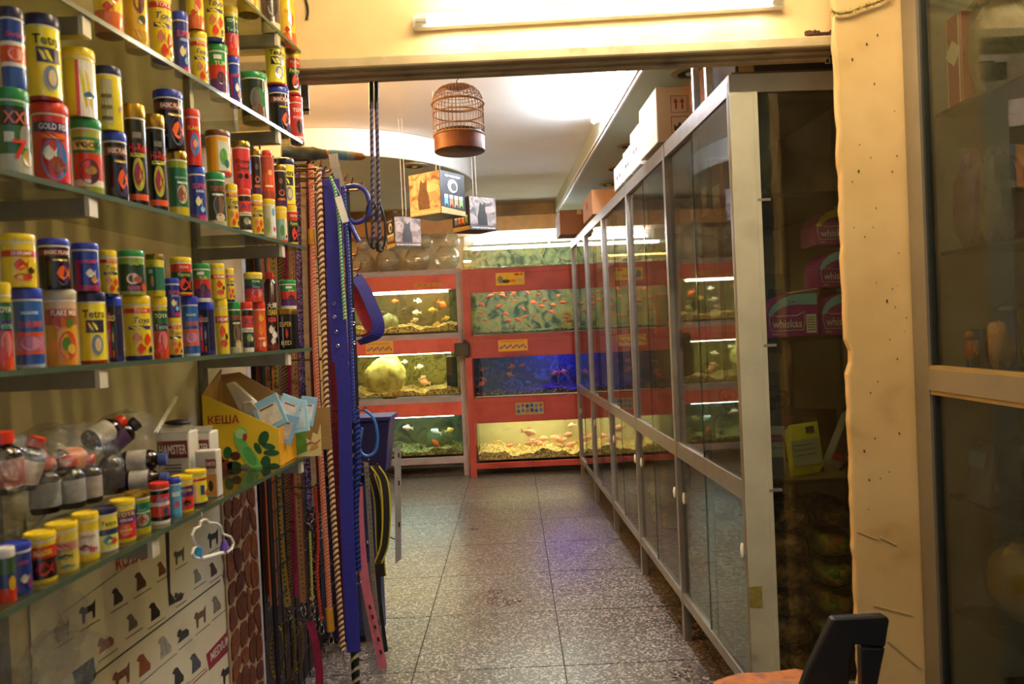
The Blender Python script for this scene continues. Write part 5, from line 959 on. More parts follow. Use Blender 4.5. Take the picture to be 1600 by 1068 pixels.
# ================================================================ leashes on a wire grid beside the doorway
GX = -.80
grid = thing('wire_grid', 'black wire grid panel behind the hanging leashes', 'grid panel', (GX, 2.95, .0))
for k in range(13): mk('wire', G().tube([(GX, 2.46 + .07 * k, .12), (GX, 2.46 + .07 * k, 2.0)], .003, 5), BLACK, grid)
for k in range(20): mk('wire', G().tube([(GX, 2.45, .14 + .095 * k), (GX, 3.32, .14 + .095 * k)], .003, 5), BLACK, grid)
for y in (2.45, 3.32): mk('grid_leg', G().tube([(GX, y, 0), (GX, y, 2.02)], .008, 8), BLACK, grid)
backb = solo('backing_board', G().mm((-.905, 2.42, .0), (-.895, 3.36, 2.05)), M('2a1a14', .8, 0, .3, 12), 'dark brown board standing behind the leash grid', 'board')
FACE = V((1, .28, 0)).normalized()          # straps turn their broad side towards the doorway
ROPE = {}
def rope_mat(c1, c2, sc=90, cut=.5):
    k = (c1, c2, sc, cut)
    if k in ROPE: return ROPE[k]
    m, nt, N, L = nodes('braid_' + c1); b = N['Principled BSDF']; b.inputs['Roughness'].default_value = .6
    geo = N.new('ShaderNodeNewGeometry'); mp = N.new('ShaderNodeMapping'); mp.inputs['Rotation'].default_value = (.5, .6, 0); L.new(geo.outputs['Position'], mp.inputs[0])
    w = N.new('ShaderNodeTexWave'); w.bands_direction = 'Z'; w.inputs['Scale'].default_value = sc; w.inputs['Distortion'].default_value = 1.5; L.new(mp.outputs[0], w.inputs[0])
    r = N.new('ShaderNodeValToRGB'); r.color_ramp.elements[0].position = cut - .05; r.color_ramp.elements[1].position = cut + .05; r.color_ramp.elements[0].color = lin(c1); r.color_ramp.elements[1].color = lin(c2)
    L.new(w.outputs[0], r.inputs[0]); L.new(r.outputs[0], b.inputs['Base Color'])
    bp = N.new('ShaderNodeBump'); bp.inputs['Strength'].default_value = .4; bp.inputs['Distance'].default_value = .003; L.new(w.outputs[0], bp.inputs['Height']); L.new(bp.outputs[0], b.inputs['Normal']); ROPE[k] = m; return m
def smooth_path(pts, n=5):
    out = []
    for i in range(len(pts) - 1):
        a, b, c, d = pts[max(i - 1, 0)], pts[i], pts[i + 1], pts[min(i + 2, len(pts) - 1)]
        for k in range(n):
            t = k / n; out.append(.5 * ((2 * b) + (c - a) * t + (2 * a - 5 * b + 4 * c - d) * t * t + (3 * b - a - 3 * c + d) * t ** 3))
    return out + [pts[-1]]
def clip(p, parent, r=.010, down=1):
    """swivel snap hook"""
    p = V(p); h = mk('snap_hook', G().tube([p, p + V((0, 0, -.018))], .0028, 6), CHROME, parent, smooth=True)
    mk('swivel', G().tube([p + V((math.cos(a) * .008, math.sin(a) * .003, .004 + .006 * math.sin(a))) for a in [6.283 * i / 12 for i in range(12)]], .0016, 5, closed=True), CHROME, h, smooth=True)
    mk('hook_ring', G().tube([p + V((math.cos(a) * r * .75, math.sin(a) * .004, -.032 + r * 1.5 * math.sin(a))) for a in [6.283 * i / 14 for i in range(14)]], .0022, 6, closed=True), CHROME, h, smooth=True)
LG = 'leashes hanging from the wire grid'
def leash(label, pts, d, w, mat, kind='strap', hook=True, studs=None, edge=None, eye=None, wd=None, t=.003, name='dog_leash'):
    P3 = [at(x, y, d if not isinstance(d, (list, tuple)) else d[i]) for i, (x, y) in enumerate(pts)]; dm = d if not isinstance(d, (list, tuple)) else sum(d) / len(d)
    path = smooth_path(P3, 4) if len(P3) > 2 else [P3[0].lerp(P3[1], k / 8) for k in range(9)]
    wm = w * dm / FPX; low = min(path, key=lambda p: p.z); T_ = thing(name, label, 'leash', low, LG); WD = V(wd or FACE)
    if kind == 'rope': mk('cord', G().tube(path, wm / 2, 8), mat, T_, smooth=True)
    else:
        mk('strap', G().ribbon(path, wm, t, WD), mat, T_)
    if edge:
        for s in (-1, 1): mk('edging', G().ribbon([p + WD * (s * wm * .5) + V((0, -.0012, 0)) for p in path], wm * .2, t * 1.3, WD), M(edge, .5), T_)
    if studs:
        L_ = [path[0]]; acc = 0; gs = G(); step = .016
        tot = [(path[i + 1] - path[i]).length for i in range(len(path) - 1)]; S_ = sum(tot); n = int(S_ / step); 
        for k in range(1, n):
            u = k * step; i = 0
            while i < len(tot) - 1 and u > tot[i]: u -= tot[i]; i += 1
            p = path[i].lerp(path[i + 1], min(1, u / max(tot[i], 1e-6))); nn = V((WD.y, -WD.x, 0)); 
            gs.blob(p + nn * (t * .7), (.0040, .0040, .0040), amp=0, nu=6, nv=4)
        q = mk('studs', gs, studs, T_, smooth=True); q['kind'] = 'stuff'
    if eye:
        for (x, y) in eye:
            p = at(x, y, dm - .012); mk('eyelet', G().tube([p + WD * (math.cos(a) * .0045) + V((0, 0, .0045 * math.sin(a))) for a in [6.283 * i / 10 for i in range(10)]], .0013, 5, closed=True), CHROME, T_)
    if hook: clip(path[-1], T_)
    q = path[0]; mk('hook', G().tube([(GX, q.y + .012, q.z + .004), (q.x - .004, q.y + .006, q.z - .002), (q.x + .010, q.y, q.z + .010)], .0032, 6), M('4a3626', .5, .3), grid, smooth=True)
    return T_
STUD = CHROME; BSTUD = M('b8963a', .25, .9, .1)
def ST(c, r=.6): return M(c, r, 0, .2, 60, .1)
Y0 = 262
leash('black strap hanging closest to the white jamb post', [(386, Y0), (393, 500), (402, 800), (410, 1000)], 2.62, 11, ST('1c1614'))
leash('dark brown strap beside the closest black strap', [(397, Y0), (402, 500), (410, 780), (418, 930)], 2.60, 8, ST('6a3a24'))
leash('orange-edged leash with a row of silver studs and heavy clip', [(410, Y0), (416, 420), (421, 600), (421, 752), (425, 860), (429, 945)], 2.56, 10, ST('8a5c38'), studs=STUD, edge='c8622c')
leash('olive leash with brass studs beside the orange-edged one', [(424, Y0), (429, 500), (434, 746), (440, 860), (450, 947)], 2.58, 9, ST('8a7a3c'), studs=BSTUD, edge='8a6a24')
leash('plain brown braided leash among studded ones', [(438, Y0), (442, 500), (449, 746), (452, 960)], 2.62, 10, rope_mat('5a3a20', '9a6a3a', 38))
leash('magenta webbing leash between studded brown leashes', [(440, Y0), (447, 500), (455, 741), (460, 840), (467, 932)], 2.66, 12, ST('b8286c'))
leash('wide brown studded leash with large chrome clip', [(453, Y0), (459, 500), (465, 740), (470, 860), (474, 940)], 2.57, 11, ST('96683c'), studs=STUD, edge='6a3a1c')
leash('narrow purple glitter leash by the cream strap', [(462, Y0), (467, 400), (472, 600), (480, 716), (484, 795)], 2.60, 8, speckle('purple_glitter', ['4a2a7a', '8a6ac8', '2a1c4a', 'b8a8e0'], 260, .3, .2))
leash('maroon flowered leash at the end of the shelves', [(468, Y0), (472, 400), (476, 640), (486, 800), (490, 960)], 2.70, 9, speckle('maroon_pattern', ['5a1c24', '7a2a30', '3a1418', 'b8a080'], 180, .6, .1))
leash('cream strap with red leather end', [(473, Y0), (480, 560), (489, 720), (492, 790)], 2.56, 8, ST('b8a078'))
leash('dark red leather strap beside the cream one', [(478, 256), (484, 500), (494, 740), (499, 800)], 2.58, 7, ST('6a1a1c'), studs=None)
leash('black and white woven strap behind the pink rope', [(481, 256), (486, 480), (492, 640), (500, 820)], 2.66, 8, rope_mat('14141a', '8a8480', 38))
leash('salmon pink rope leash with a yellow sleeve', [(486, 257), (488, 350), (491, 500), (497, 640), (508, 830), (517, 985)], 2.50, 9, rope_mat('d86a4c', 'e8a888', 38), 'rope')
yl = at(487, 370, 2.488); 
for (xa, ya, xb, yb) in ((487, 358, 488, 382), (514, 950, 517, 985)):
    solo('rope_sleeve', G().tube([at(xa, ya, 2.5), at(xb, yb, 2.5)], .0125, 10), M('d89a24', .4), 'amber plastic sleeve on the pink rope, ' + ('lower one' if ya > 800 else 'upper one'), 'sleeve', smooth=True)
leash('cream and brown checked rope leash', [(498, 262), (503, 420), (508, 574), (511, 640), (524, 850), (536, 1014)], 2.47, 9, rope_mat('6a3020', 'e8d0a8', 24), 'rope')
leash('purple and red braided rope leash', [(505, 265), (508, 420), (513, 600), (522, 800), (530, 1000)], 2.54, 7, rope_mat('5a1c34', '3a2a6a', 38), 'rope')
leash('dark red webbing behind the blue straps', [(512, 300), (520, 560), (530, 760), (545, 960)], 2.66, 16, ST('8a1c1c'), hook=False)
leash('brown leather straps beside the checked rope', [(508, 560), (516, 700), (526, 850), (530, 930)], 2.60, 10, ST('4a2418'))
BLUEW = M('2b2a9a', .55, 0, .12, 60, .1)
leash('broad royal blue webbing strap with eyelets', [(517, 280), (521, 330), (525, 450), (532, 565)], 2.50, 26, BLUEW, hook=False, eye=[(522, 474), (523, 495), (525, 518), (528, 540)], wd=(1, .1, 0))
leash('long royal blue webbing strap reaching near the floor', [(533, 560), (538, 620), (541, 760), (546, 900), (553, 1018)], 2.50, 21, BLUEW, hook=False, wd=(1, .1, 0))
leash('thin green cord leash with white swing tag', [(516, 276), (524, 300), (530, 350), (534, 420), (539, 499)], 2.46, 5, rope_mat('3a8a4a', 'a8d8a0', 38), 'rope', hook=False)
tg = thing('swing_tag', 'white card tag dangling beside the blue strap', 'tag', at(536, 345, 2.44)); p = at(534, 327, 2.44); R_ = Matrix.Rotation(math.radians(-14), 3, 'Y')
mk('card', G().box(p, (.022, .001, .085), R=R_), M('e8e6e4', .5), tg, bevel=.0004); mk('tag_hole', G().tube([p + V((-.006, -.0008, -.03)), p + V((-.006, -.0014, -.03))], .003, 8), M('8a8a88', .5), tg); mk('tag_string', G().tube([p + V((0, 0, .04)), at(522, 285, 2.45)], .0008, 4), WHITE, tg)
leash('black strap with eyelets behind the blue strap', [(540, 300), (546, 440), (552, 560), (555, 640)], 2.62, 12, ST('181a34'), hook=False, eye=[(552, 484), (553, 505), (554, 535)])
leash('navy rope leash with pale flecks', [(536, 290), (544, 420), (549, 560), (553, 660)], 2.55, 8, rope_mat('1c2470', '3a4aa8', 38), 'rope', hook=False)
leash('blue tubular leash curled into a loop', [(537, 293), (556, 290), (572, 300), (577, 325), (570, 342), (556, 348), (546, 343), (552, 360), (561, 377)], 2.60, 7, M('2434a0', .5), 'rope', hook=False)
col = leash('blue collar with red lining hung as a loop', [(556, 432), (568, 450), (582, 480), (591, 505), (588, 522), (572, 531), (560, 535)], 2.70, 20, BLUEW, hook=False, wd=(.85, .5, 0), name='dog_collar'); col['category'] = 'collar'
col = leash('red webbing loop inside the blue collar', [(556, 440), (560, 470), (574, 505), (582, 520), (566, 526)], 2.74, 18, ST('b82820'), hook=False, wd=(.85, .5, 0), name='dog_collar'); col['category'] = 'collar'
leash('black rope leash with yellow flecks', [(550, 660), (552, 760), (551, 900), (556, 1068)], 2.62, 13, rope_mat('0c0c0c', 'a8a47a', 11, .78), 'rope', hook=False)
leash('blue and black twisted rope leash', [(556, 640), (559, 720), (556, 800), (560, 890)], 2.56, 11, rope_mat('1c3fb8', '0c0c14', 26), 'rope')
pinkl = leash('pink leash printed with dark letters', [(560, 760), (563, 830), (570, 905), (584, 975), (599, 1044)], 2.56, 13, M('c86a7c', .5, 0, .12, 60), hook=False, wd=(1, .1, .0))
for k, (x, y) in enumerate(((577, 945), (581, 960), (585, 976), (590, 995), (594, 1015))):
    p = at(x, y, 2.552); mk('printed_mark', G().bar(p, p + V((.004, 0, -.014)), .008, .0008, up=(0, 1, 0)), M('3a1c28', .5), pinkl)
leash('slim strap of tiny silver beads', [(572, 722), (577, 800), (583, 900), (588, 968)], 2.60, 7, ST('7a7468'), studs=STUD, hook=False)
leash('light blue lead curled in a hanging loop', [(569, 640), (583, 652), (590, 680), (586, 705), (572, 712), (562, 700), (566, 668)], 2.72, 5, M('3a78c8', .5), 'rope', hook=False)
leash('black harness strap with yellow trim', [(586, 728), (600, 752), (604, 800), (601, 850), (590, 880)], 2.84, 12, ST('1c1c18'), edge='c8b82c', hook=False)
leash('second black harness strap with yellow trim', [(580, 740), (590, 780), (593, 850), (598, 900)], 2.90, 10, ST('20201a'), edge='b8a82c', hook=False)
leash('black strap trailing lowest beside the pink leash', [(590, 880), (592, 940), (602, 1018)], 2.80, 9, ST('141414'), hook=False)
leash('bright red thin rope leash', [(492, 760), (497, 838), (496, 900), (502, 968)], 2.54, 5, rope_mat('c82c24', 'e05a44', 38), 'rope')
leash('yellow-green thin cord leash', [(484, 830), (486, 880), (488, 936)], 2.58, 4, rope_mat('b8b83a', 'd8d87a', 38), 'rope')
leash('crimson webbing leash near the grid foot', [(484, 970), (492, 1000), (498, 1040), (500, 1085)], 2.60, 12, ST('a01c48'), hook=False)
for i, (x, y, rx, ry, c, s, lab) in enumerate(((434, 1020, 11, 42, '7a6434', STUD, 'tan studded collar hanging below the orange-edged leash'), (453, 1012, 8, 52, '4a3a1c', BSTUD, 'brass-studded brown collar hanging below the brown leash'), (478, 838, 10, 22, '2a2420', None, 'black leather collar clipped below the purple leash'), (466, 1010, 7, 40, '5a4424', BSTUD, 'narrow brown collar beside the brass-studded one'))):
    d = 2.57 + .02 * i; pts = [(x + rx * math.sin(a), y - ry * math.cos(a)) for a in [6.283 * k / 12 for k in range(13)]]
    q = leash(lab, pts, d, 7, ST(c), hook=False, studs=s, wd=(.35, 1, 0), name='dog_collar'); q['category'] = 'collar'
# hooks of the grid
for i, (x, y) in enumerate(((499, 256), (515, 262), (548, 283), (562, 290), (557, 392), (562, 415), (538, 276))):
    p = at(x, y, 2.68); mk('hook', G().tube([(GX + .004, p.y + .03, p.z - .016), (p.x - .01, p.y, p.z - .014), (p.x, p.y, p.z - .010), (p.x + .008, p.y, p.z + .012)], .004, 6), M('8a5a34', .5, .3), grid, smooth=True)
# taped rod
a, b = at(440, 236, 2.52), at(556, 244, 2.62); dirv = (b - a).normalized()
rod = thing('taped_rod', 'wooden rod wrapped in blue and grey tape above the leashes', 'rod', (a + b) / 2)
mk('wood', G().tube([a, b, b + dirv * .022, b + dirv * .034], .01, 10, rs=[.014, .014, .012, .003]), M('a8743c', .6), rod, smooth=True)
mk('grey_wrap', G().tube([a.lerp(b, k / 12) for k in range(8)], .02, 10, rs=[.021, .024, .020, .023, .021, .024, .02, .018]), M('5a6a66', .35, 0, .4, 30, .5), rod, smooth=True)
mk('blue_wrap', G().tube([a.lerp(b, .62), a.lerp(b, .86)], .0175, 10), M('5a9cc4', .35, 0, .2, 40), rod, smooth=True); mk('clear_wrap', G().tube([a.lerp(b, .86), a.lerp(b, .97)], .0165, 10), M('8aa0a4', .3), rod, smooth=True)
mk('plastic_tail', G().ribbon([at(520, 240, 2.53), at(524, 262, 2.53), at(532, 292, 2.54)], .03, .001, (1, 0, 0)), plastic_film('c8ccd0', 40, .4), rod)
for k in (0, 1): mk('rod_support', G().bar((GX, 2.58, a.z - .016), (a.x + .1, 2.58, a.z - .016), .01, .01), BLACK, rod) if k == 0 else mk('rod_support', G().bar((-.895, 2.58, a.z - .016), (GX, 2.58, a.z - .016), .01, .01), BLACK, rod)
# two whips hanging from the lintel
for i, (x0, x1, yb) in enumerate(((580, 583, 388), (588, 593, 393))):
    pts = [at(x0, 124, 2.372), at(x0 + .3, 170, 2.372), at((x0 + x1) / 2, 260, 2.372), at(x1, yb - 12, 2.372)]
    t = thing('rope_whip', 'black and purple twisted rope whip under the lintel, ' + ('with the loop knotted lower' if i else 'beside its twin'), 'rope', pts[-1])
    mk('cord', G().tube(smooth_path(pts, 6), .0058, 8), rope_mat('14101c', '5a4a78', 24), t, smooth=True); mk('grip', G().tube([pts[0], pts[1]], .0072, 8), BLACK, t, smooth=True)
    mk('knob', G().tube([pts[-1], pts[-1] + V((0, 0, -.022))], .009, 8, rs=[.007, .011]), BLACK, t, smooth=True)
    c = pts[-1]; mk('wrist_loop', G().tube([c + V((-.02 * (1 - 2 * i) * math.sin(a), 0, .05 + .075 * math.cos(a))) for a in [6.283 * k / 16 for k in range(16)]], .003, 6, closed=True), BLACK, t, smooth=True)
mk_ = at(474, 140, 2.376); solo('steel_angle', G().mm((mk_.x - .006, 2.37, 2.06), (mk_.x + .016, 2.377, 2.139)).mm((mk_.x - .012, 2.37, 2.05), (mk_.x + .016, 2.377, 2.068)), STEEL, 'small steel angle bracket under the lintel beside the cans', 'bracket')
# bird cage
cc = at(717, 200, 3.2); BAM = M('8f6c46', .5, 0, .2, 40); R = .105; zb, zt, zs = 2.106, 2.385, 2.32
cage = thing('bird_cage', 'round bamboo bird cage with domed top hanging from the ceiling', 'bird cage', (cc.x, cc.y, zb))
mk('base_tray', G().lathe([(R * .96, zb), (R * 1.0, zb + .003), (R * 1.0, zb + .066), (R * .97, zb + .066), (R * .97, zb + .01)], 32, (cc.x, cc.y, 0)), blotch('cage_tray', ['4a2414', '6a3a20', '7a4628'], 16, .5), cage, smooth=True)
for z, r, th in ((zb + .068, 1.0, .004), (zb + .10, 1.01, .003), (2.262, 1.0, .003), (2.305, 1.03, .005)): mk('hoop', G().tube([(cc.x + R * r * math.cos(a), cc.y + R * r * math.sin(a), z) for a in [6.28318 * i / 36 for i in range(36)]], th, 6, closed=True), BAM, cage, smooth=True)
N_ = 40
for i in range(N_):
    a = 6.28318 * i / N_; ca, sa = math.cos(a), math.sin(a)
    mk('bar', G().tube([(cc.x + R * ca, cc.y + R * sa, zb + .06), (cc.x + R * ca, cc.y + R * sa, 2.305)] + [(cc.x + R * math.cos(q) ** .6 * ca, cc.y + R * math.cos(q) ** .6 * sa, 2.305 + .075 * math.sin(q)) for q in (.3, .6, .9, 1.2, 1.45)], .0015, 4), BAM, cage)
mk('dome_cap', G().lathe([(R * .42, 2.372), (R * .30, 2.381), (.008, 2.386)], 20, (cc.x, cc.y, 0)), BAM, cage, smooth=True)
for q in (.25, .45, .65, .85, 1.0): mk('dome_hoop', G().tube([(cc.x + R * math.cos(q) ** .6 * math.cos(a), cc.y + R * math.cos(q) ** .6 * math.sin(a), 2.305 + .075 * math.sin(q)) for a in [6.28318 * i / 28 for i in range(28)]], .0014, 4, closed=True), BAM, cage)
mk('hook', G().tube([(cc.x, cc.y, 2.384), (cc.x, cc.y, 2.40), (cc.x + .008, cc.y, 2.41), (cc.x, cc.y, 2.42), (cc.x, cc.y, 2.635)], .002, 5), BLACK, cage)
mk('slatted_tray', G().lathe([(R * .9, zb + .068), (R * .9, zb + .085)], 24, (cc.x, cc.y, 0), cap=False), M('3a2414', .6), cage)
# hanging advertising cubes
def cube(label, xl, xm, xr, yt, yb, d, dark):
    e = (yb - yt) * d / FPX; c = at((xl + xr) / 2, (yt + yb) / 2, d); wl_, wr_ = (xm - xl), (xr - xm); a = math.atan2(wr_, wl_)
    Lx = V((-math.cos(a), math.sin(a), 0)); Rx = V((math.sin(a), math.cos(a), 0)); e1 = math.hypot(wl_, wr_) * d / FPX * .98
    f = c - (Lx + Rx) * 0; near = V((at(xm, 300, d).x, d - e1 * .35, c.z)); zb_, zt_ = c.z - e / 2, c.z + e / 2
    t = thing('hanging_cube', label, 'cube sign', (near.x, near.y + e1 / 2, zb_), 'cat treat cubes')
    A, B_, C_ = near, near + Lx * e1, near + Rx * e1; D_ = B_ + Rx * e1
    mk('cube_body', G().add([V((p.x, p.y, z)) for z in (zb_, zt_) for p in (A, B_, D_, C_)], [(0, 1, 2, 3), (7, 6, 5, 4), (0, 4, 5, 1), (1, 5, 6, 2), (2, 6, 7, 3), (3, 7, 4, 0)]), M('15151a', .4), t)
    def photo(o, X, nrm):
        s = e1; H_ = e
        def fp(name, pts, m, k=1): flat_poly(name, [(u * s, v * H_) for u, v in pts], o + nrm * .0006 * k, X, (0, 0, 1), m, t)
        fp('photo_print', [(.01, .01), (.99, .01), (.99, .99), (.01, .99)], blotch('sepia_' + dark, ['6a4a3c', 'a8826a', 'd0b098', '8a6654'] if dark == 'l' else ['2c2826', '5a504c', '8a7e78', '3a3432'], 16, .4, 0, distort=1), t and 1)
        fp('pillow_print', ell(.30, .10, 12, .68, .62), M('d8b8a0' if dark == 'l' else '8a7c74', .4), 2); fp('pillow_print', ell(.26, .10, 12, .72, .42), M('b08c78' if dark == 'l' else '6a5e5a', .4), 3)
        fp('table_print', [(.01, .01), (.99, .01), (.99, .14), (.01, .17)], M('c8a084' if dark == 'l' else '4a4442', .4), 2)
        fp('cat_print', [(.30, .14), (.28, .40), (.34, .58), (.36, .72), (.40, .84), (.45, .76), (.52, .77), (.57, .86), (.59, .72), (.58, .60), (.64, .42), (.66, .14)], M('5a443c' if dark == 'l' else '1c1a1a', .4, 0, .3, 60), 4)
        flat_text('lettering', 'EAT RIGHT OUT OF YOUR HAND', o + X * (s * .5) + V((0, 0, H_ * .06)) + nrm * .004, X, (0, 0, 1), H_ * .04, M('f0e4d8', .4), t, s * .9)
    def advert(o, X, nrm):
        s = e1; H_ = e
        def fp(name, pts, m, k=1): flat_poly(name, [(u * s, v * H_) for u, v in pts], o + nrm * .0006 * k, X, (0, 0, 1), m, t)
        fp('table_print', [(.01, .01), (.99, .01), (.99, .12), (.01, .16)], M('a88a58', .4))
        fp('badge_print', ell(.20, .16, 18, .5, .68), M('d8d4b8', .4)); fp('badge_print', ell(.12, .10, 12, .54, .66), M('3a3a34', .4), 2)
        for k, q in enumerate(('5a98c8', 'd86a4a', 'c88a6a', '7aa85a')):
            x = .14 + .2 * k; fp('tube_print', [(x, .18), (x + .15, .18), (x + .15, .46), (x, .46)], M(q, .4), 2); fp('tube_print', [(x, .38), (x + .15, .38), (x + .15, .46), (x, .46)], M('d8d8d4', .4), 3); fp('tube_print', ell(.05, .05, 8, x + .08, .2), M('1c1c1c', .4), 4)
        flat_text('lettering', 'NEW SHEBA MELTY', o + X * (s * .5) + V((0, 0, H_ * .90)) + nrm * .003, X, (0, 0, 1), H_ * .05, WHITE, t, s * .86)
    nL = Lx.cross(V((0, 0, 1))); nL = nL if nL.y < 0 else -nL; nR = Rx.cross(V((0, 0, 1))); nR = nR if nR.y < 0 else -nR
    zv = V((0, 0, 1))
    if dark == 'l': photo(V((B_.x, B_.y, zb_)), -Lx, nL); advert(V((A.x, A.y, zb_)), Rx, nR)
    else: advert(V((B_.x, B_.y, zb_)), -Lx, nL); photo(V((A.x, A.y, zb_)), Rx, nR)
    m0 = (A + D_) / 2; mk('string', G().tube([(m0.x, m0.y, zt_), (m0.x, m0.y, 2.634)], .0012, 4), WHITE, t); mk('string', G().tube([(m0.x + .02, m0.y, zt_), (m0.x + .02, m0.y, 2.634)], .0012, 4), WHITE, t)
cube('big hanging cardboard cube with sepia cat photo below the bird cage', 637, 690, 725, 270, 336, 4.0, 'l')
cube('dark hanging cardboard cube tucked behind the big one', 703, 733, 774, 309, 360, 4.6, 'd')
cube('small hanging cardboard cube behind the rope whips', 597, 616, 655, 340, 386, 4.5, 'd')
# blue crate, blue bin and slotted strip behind the leashes
cr = at(600, 652, 3.35); zt = cr.z; zb2 = at(600, 738, 3.35).z
x1 = at(620, 690, 3.52).x
crt = thing('blue_crate', 'dark blue plastic crate beside the hanging leashes', 'crate', (x1 - .17, 3.44, zb2)); BLP = M('24245a', .4, 0, .1, 12)
mk('crate_body', G().prism([(x1, 3.35, zt), (x1 - .34, 3.35, zt), (x1 - .34, 3.35, zb2 - .02), (x1 - .03, 3.35, zb2)], (0, .17, 0)), BLP, crt, bevel=.004)
mk('crate_rim', G().mm((x1 - .35, 3.34, zt - .012), (x1 + .006, 3.53, zt + .004)), M('2c2c6a', .4), crt)
for k in range(4): mk('rib', G().mm((x1 - .30 + .08 * k, 3.342, zb2 + .01), (x1 - .292 + .08 * k, 3.35, zt - .014)), BLP, crt)
bn = thing('blue_cabinet', 'dull blue storage cabinet standing under the blue crate', 'cabinet', (x1 - .24, 3.46, 0)); xb = at(604, 930, 3.52).x - .01
mk('cabinet_body', G().mm((xb - .36, 3.4, .02), (xb, 3.54, zb2 - .021)), M('2a3560', .5, 0, .15, 8), bn, bevel=.01); mk('plinth', G().mm((xb - .35, 3.41, 0), (xb - .01, 3.53, .02)), BLACK, bn); mk('door', G().mm((xb - .34, 3.392, .06), (xb - .02, 3.3999, zb2 - .06)), M('2e3a6a', .5), bn); mk('door_knob', G().blob((xb - .04, 3.385, .45), (.01, .01, .01), amp=0), CHROME, bn, smooth=True)
a, b = at(622, 700, 3.2), at(623, 880, 3.2)
stp = thing('slotted_strip', 'white slotted metal strip standing out beside the blue crate', 'metal strip', b); g = G()
mk('strip', G().prism([a + V((-.016, 0, .0)), a + V((.012, 0, .02)), b + V((.012, 0, .02)), b + V((-.014, 0, -.0))], (0, .003, 0)), M('b8bcc4', .4, .3), stp)
for f_ in (.06, .30, .66): p = a.lerp(b, f_); mk('slot', G().box(p + V((.003, -.001, 0)), (.006, .002, .02)), BLACK, stp)
for f_ in (.26, .80): p = a.lerp(b, f_); mk('black_rod', G().tube([p, (xb - .02 if f_ > .5 else x1 - .04, 3.398 if f_ > .5 else 3.36, p.z)], .003, 5), BLACK, stp)
bagp = at(588, 1030, 2.60); g = G().ribbon([at(572, 880, 2.60), at(580, 960, 2.60), at(592, 1052, 2.60)], .055, .002, (1, .1, 0)); solo('clear_sleeve', g, plastic_film('d8d8dc', 40, .12), 'clear plastic sleeve hanging behind the pink leash', 'plastic sleeve')
# ================================================================ glass showcase beside the pillar
SXF, SY1 = 1.130, 2.145
show = thing('glass_showcase', 'tall aluminium glass showcase beside the cream pillar', 'showcase', (1.38, 1.45, 0)); AL2 = M('9c917e', .4, .6, .08, 10)
mk('stile', G().mm((SXF - .012, SY1 - .075, 0), (SXF + .03, SY1, 2.9)), AL2, show); mk('stile_lip', G().mm((SXF - .004, SY1 - .085, 0), (SXF + .02, SY1 - .075, 2.9)), M('3a3c38', .3, .5), show)
mk('stile', G().mm((SXF - .012, .75, 0), (SXF + .03, .82, 2.9)), AL2, show)
za, zb = 1.148, 1.206
mk('mid_rail', G().mm((SXF - .014, .82, za), (SXF + .03, SY1 - .075, zb)), AL2, show); mk('rail_bead', G().mm((SXF - .010, .82, zb), (SXF + .02, SY1 - .075, zb + .008)), M('a88a54', .4, .4), show); mk('rail_bead', G().mm((SXF - .010, .82, za - .012), (SXF + .02, SY1 - .075, za)), M('a88a54', .4, .4), show)
mk('bottom_rail', G().mm((SXF - .012, .82, 0), (SXF + .03, SY1 - .075, .09)), AL2, show); mk('top_rail', G().mm((SXF - .012, .82, 2.84), (SXF + .03, SY1 - .075, 2.9)), AL2, show)
SGL = glass('e0e4dc', .03, '8a8a78', .06, .01, 5)
mk('pane', G().mm((SXF + .004, .82, zb), (SXF + .009, SY1 - .075, 2.84)), SGL, show); mk('pane', G().mm((SXF + .004, .82, .09), (SXF + .009, SY1 - .075, za)), SGL, show)
mk('back_panel', G().mm((1.60, .75, 0), (1.612, SY1, 2.9)), M('c8c8b8', .7, 0, .1, 4), show); mk('side_panel', G().mm((SXF + .031, SY1 - .012, 0), (1.60, SY1, 2.9)), M('9a9c90', .7, 0, .1, 4), show); mk('side_panel', G().mm((SXF + .031, .75, 0), (1.60, .762, 2.9)), M('9a9c90', .7), show)
SSZ = (.53, .85, 1.195, 1.52, 1.90)
for z in SSZ:
    mk('shelf', G().mm((1.20, .77, z - .008), (1.59, SY1 - .014, z)), glass('8a9488', .15, '4a4a40', .06), show); mk('shelf_edge', G().mm((1.196, .77, z - .009), (1.20, SY1 - .014, z + .001)), M('1c241e', .2), show)
struct('wall_end', G().mm((1.14, 2.16, 0), (1.64, 2.30, 3.0)), CREAM)
def sp(x, y, X, dm=2.03):
    p = hit(x, y, V((X, 0, 0)), V((1, 0, 0)))
    return p if p.y < dm else at(x, y, dm)
def lump(label, x, y, X, R, seed, z, mat, film=None, name='wrapped_toy', cat='package', amp=.18, pos=None):
    c = sp(x, y, X, 2.10 - R[1] * 1.15); c.x = max(c.x, 1.21 + R[0])
    if pos: c.x, c.y = pos
    c.z = z + R[2] * 1.06; t = thing(name, label, cat, (c.x, c.y, z)); g = G().blob(c, R, seed=seed, amp=amp, nu=16, nv=12, p=.8)
    for v in g.v: v.z = max(v.z, z + .001)
    mk('bundle', g, mat, t, smooth=True)
    if film:
        g = G().blob(c, (R[0] * 1.12, R[1] * 1.12, R[2] * 1.06), seed=seed + 1, amp=amp * .8, nu=16, nv=12, p=.8)
        for v in g.v: v.z = max(v.z, z + .0005)
        mk('wrapper', g, film, t, smooth=True)
    mk('knot', G().tube([c + V((0, 0, R[2] * .92)), c + V((0, .01, R[2] * 1.16))], R[0] * .16, 8, rs=[R[0] * .1, R[0] * .25]), film or mat, t, smooth=True)
    return t
FILM = plastic_film('f2f0e4', 40, .01)
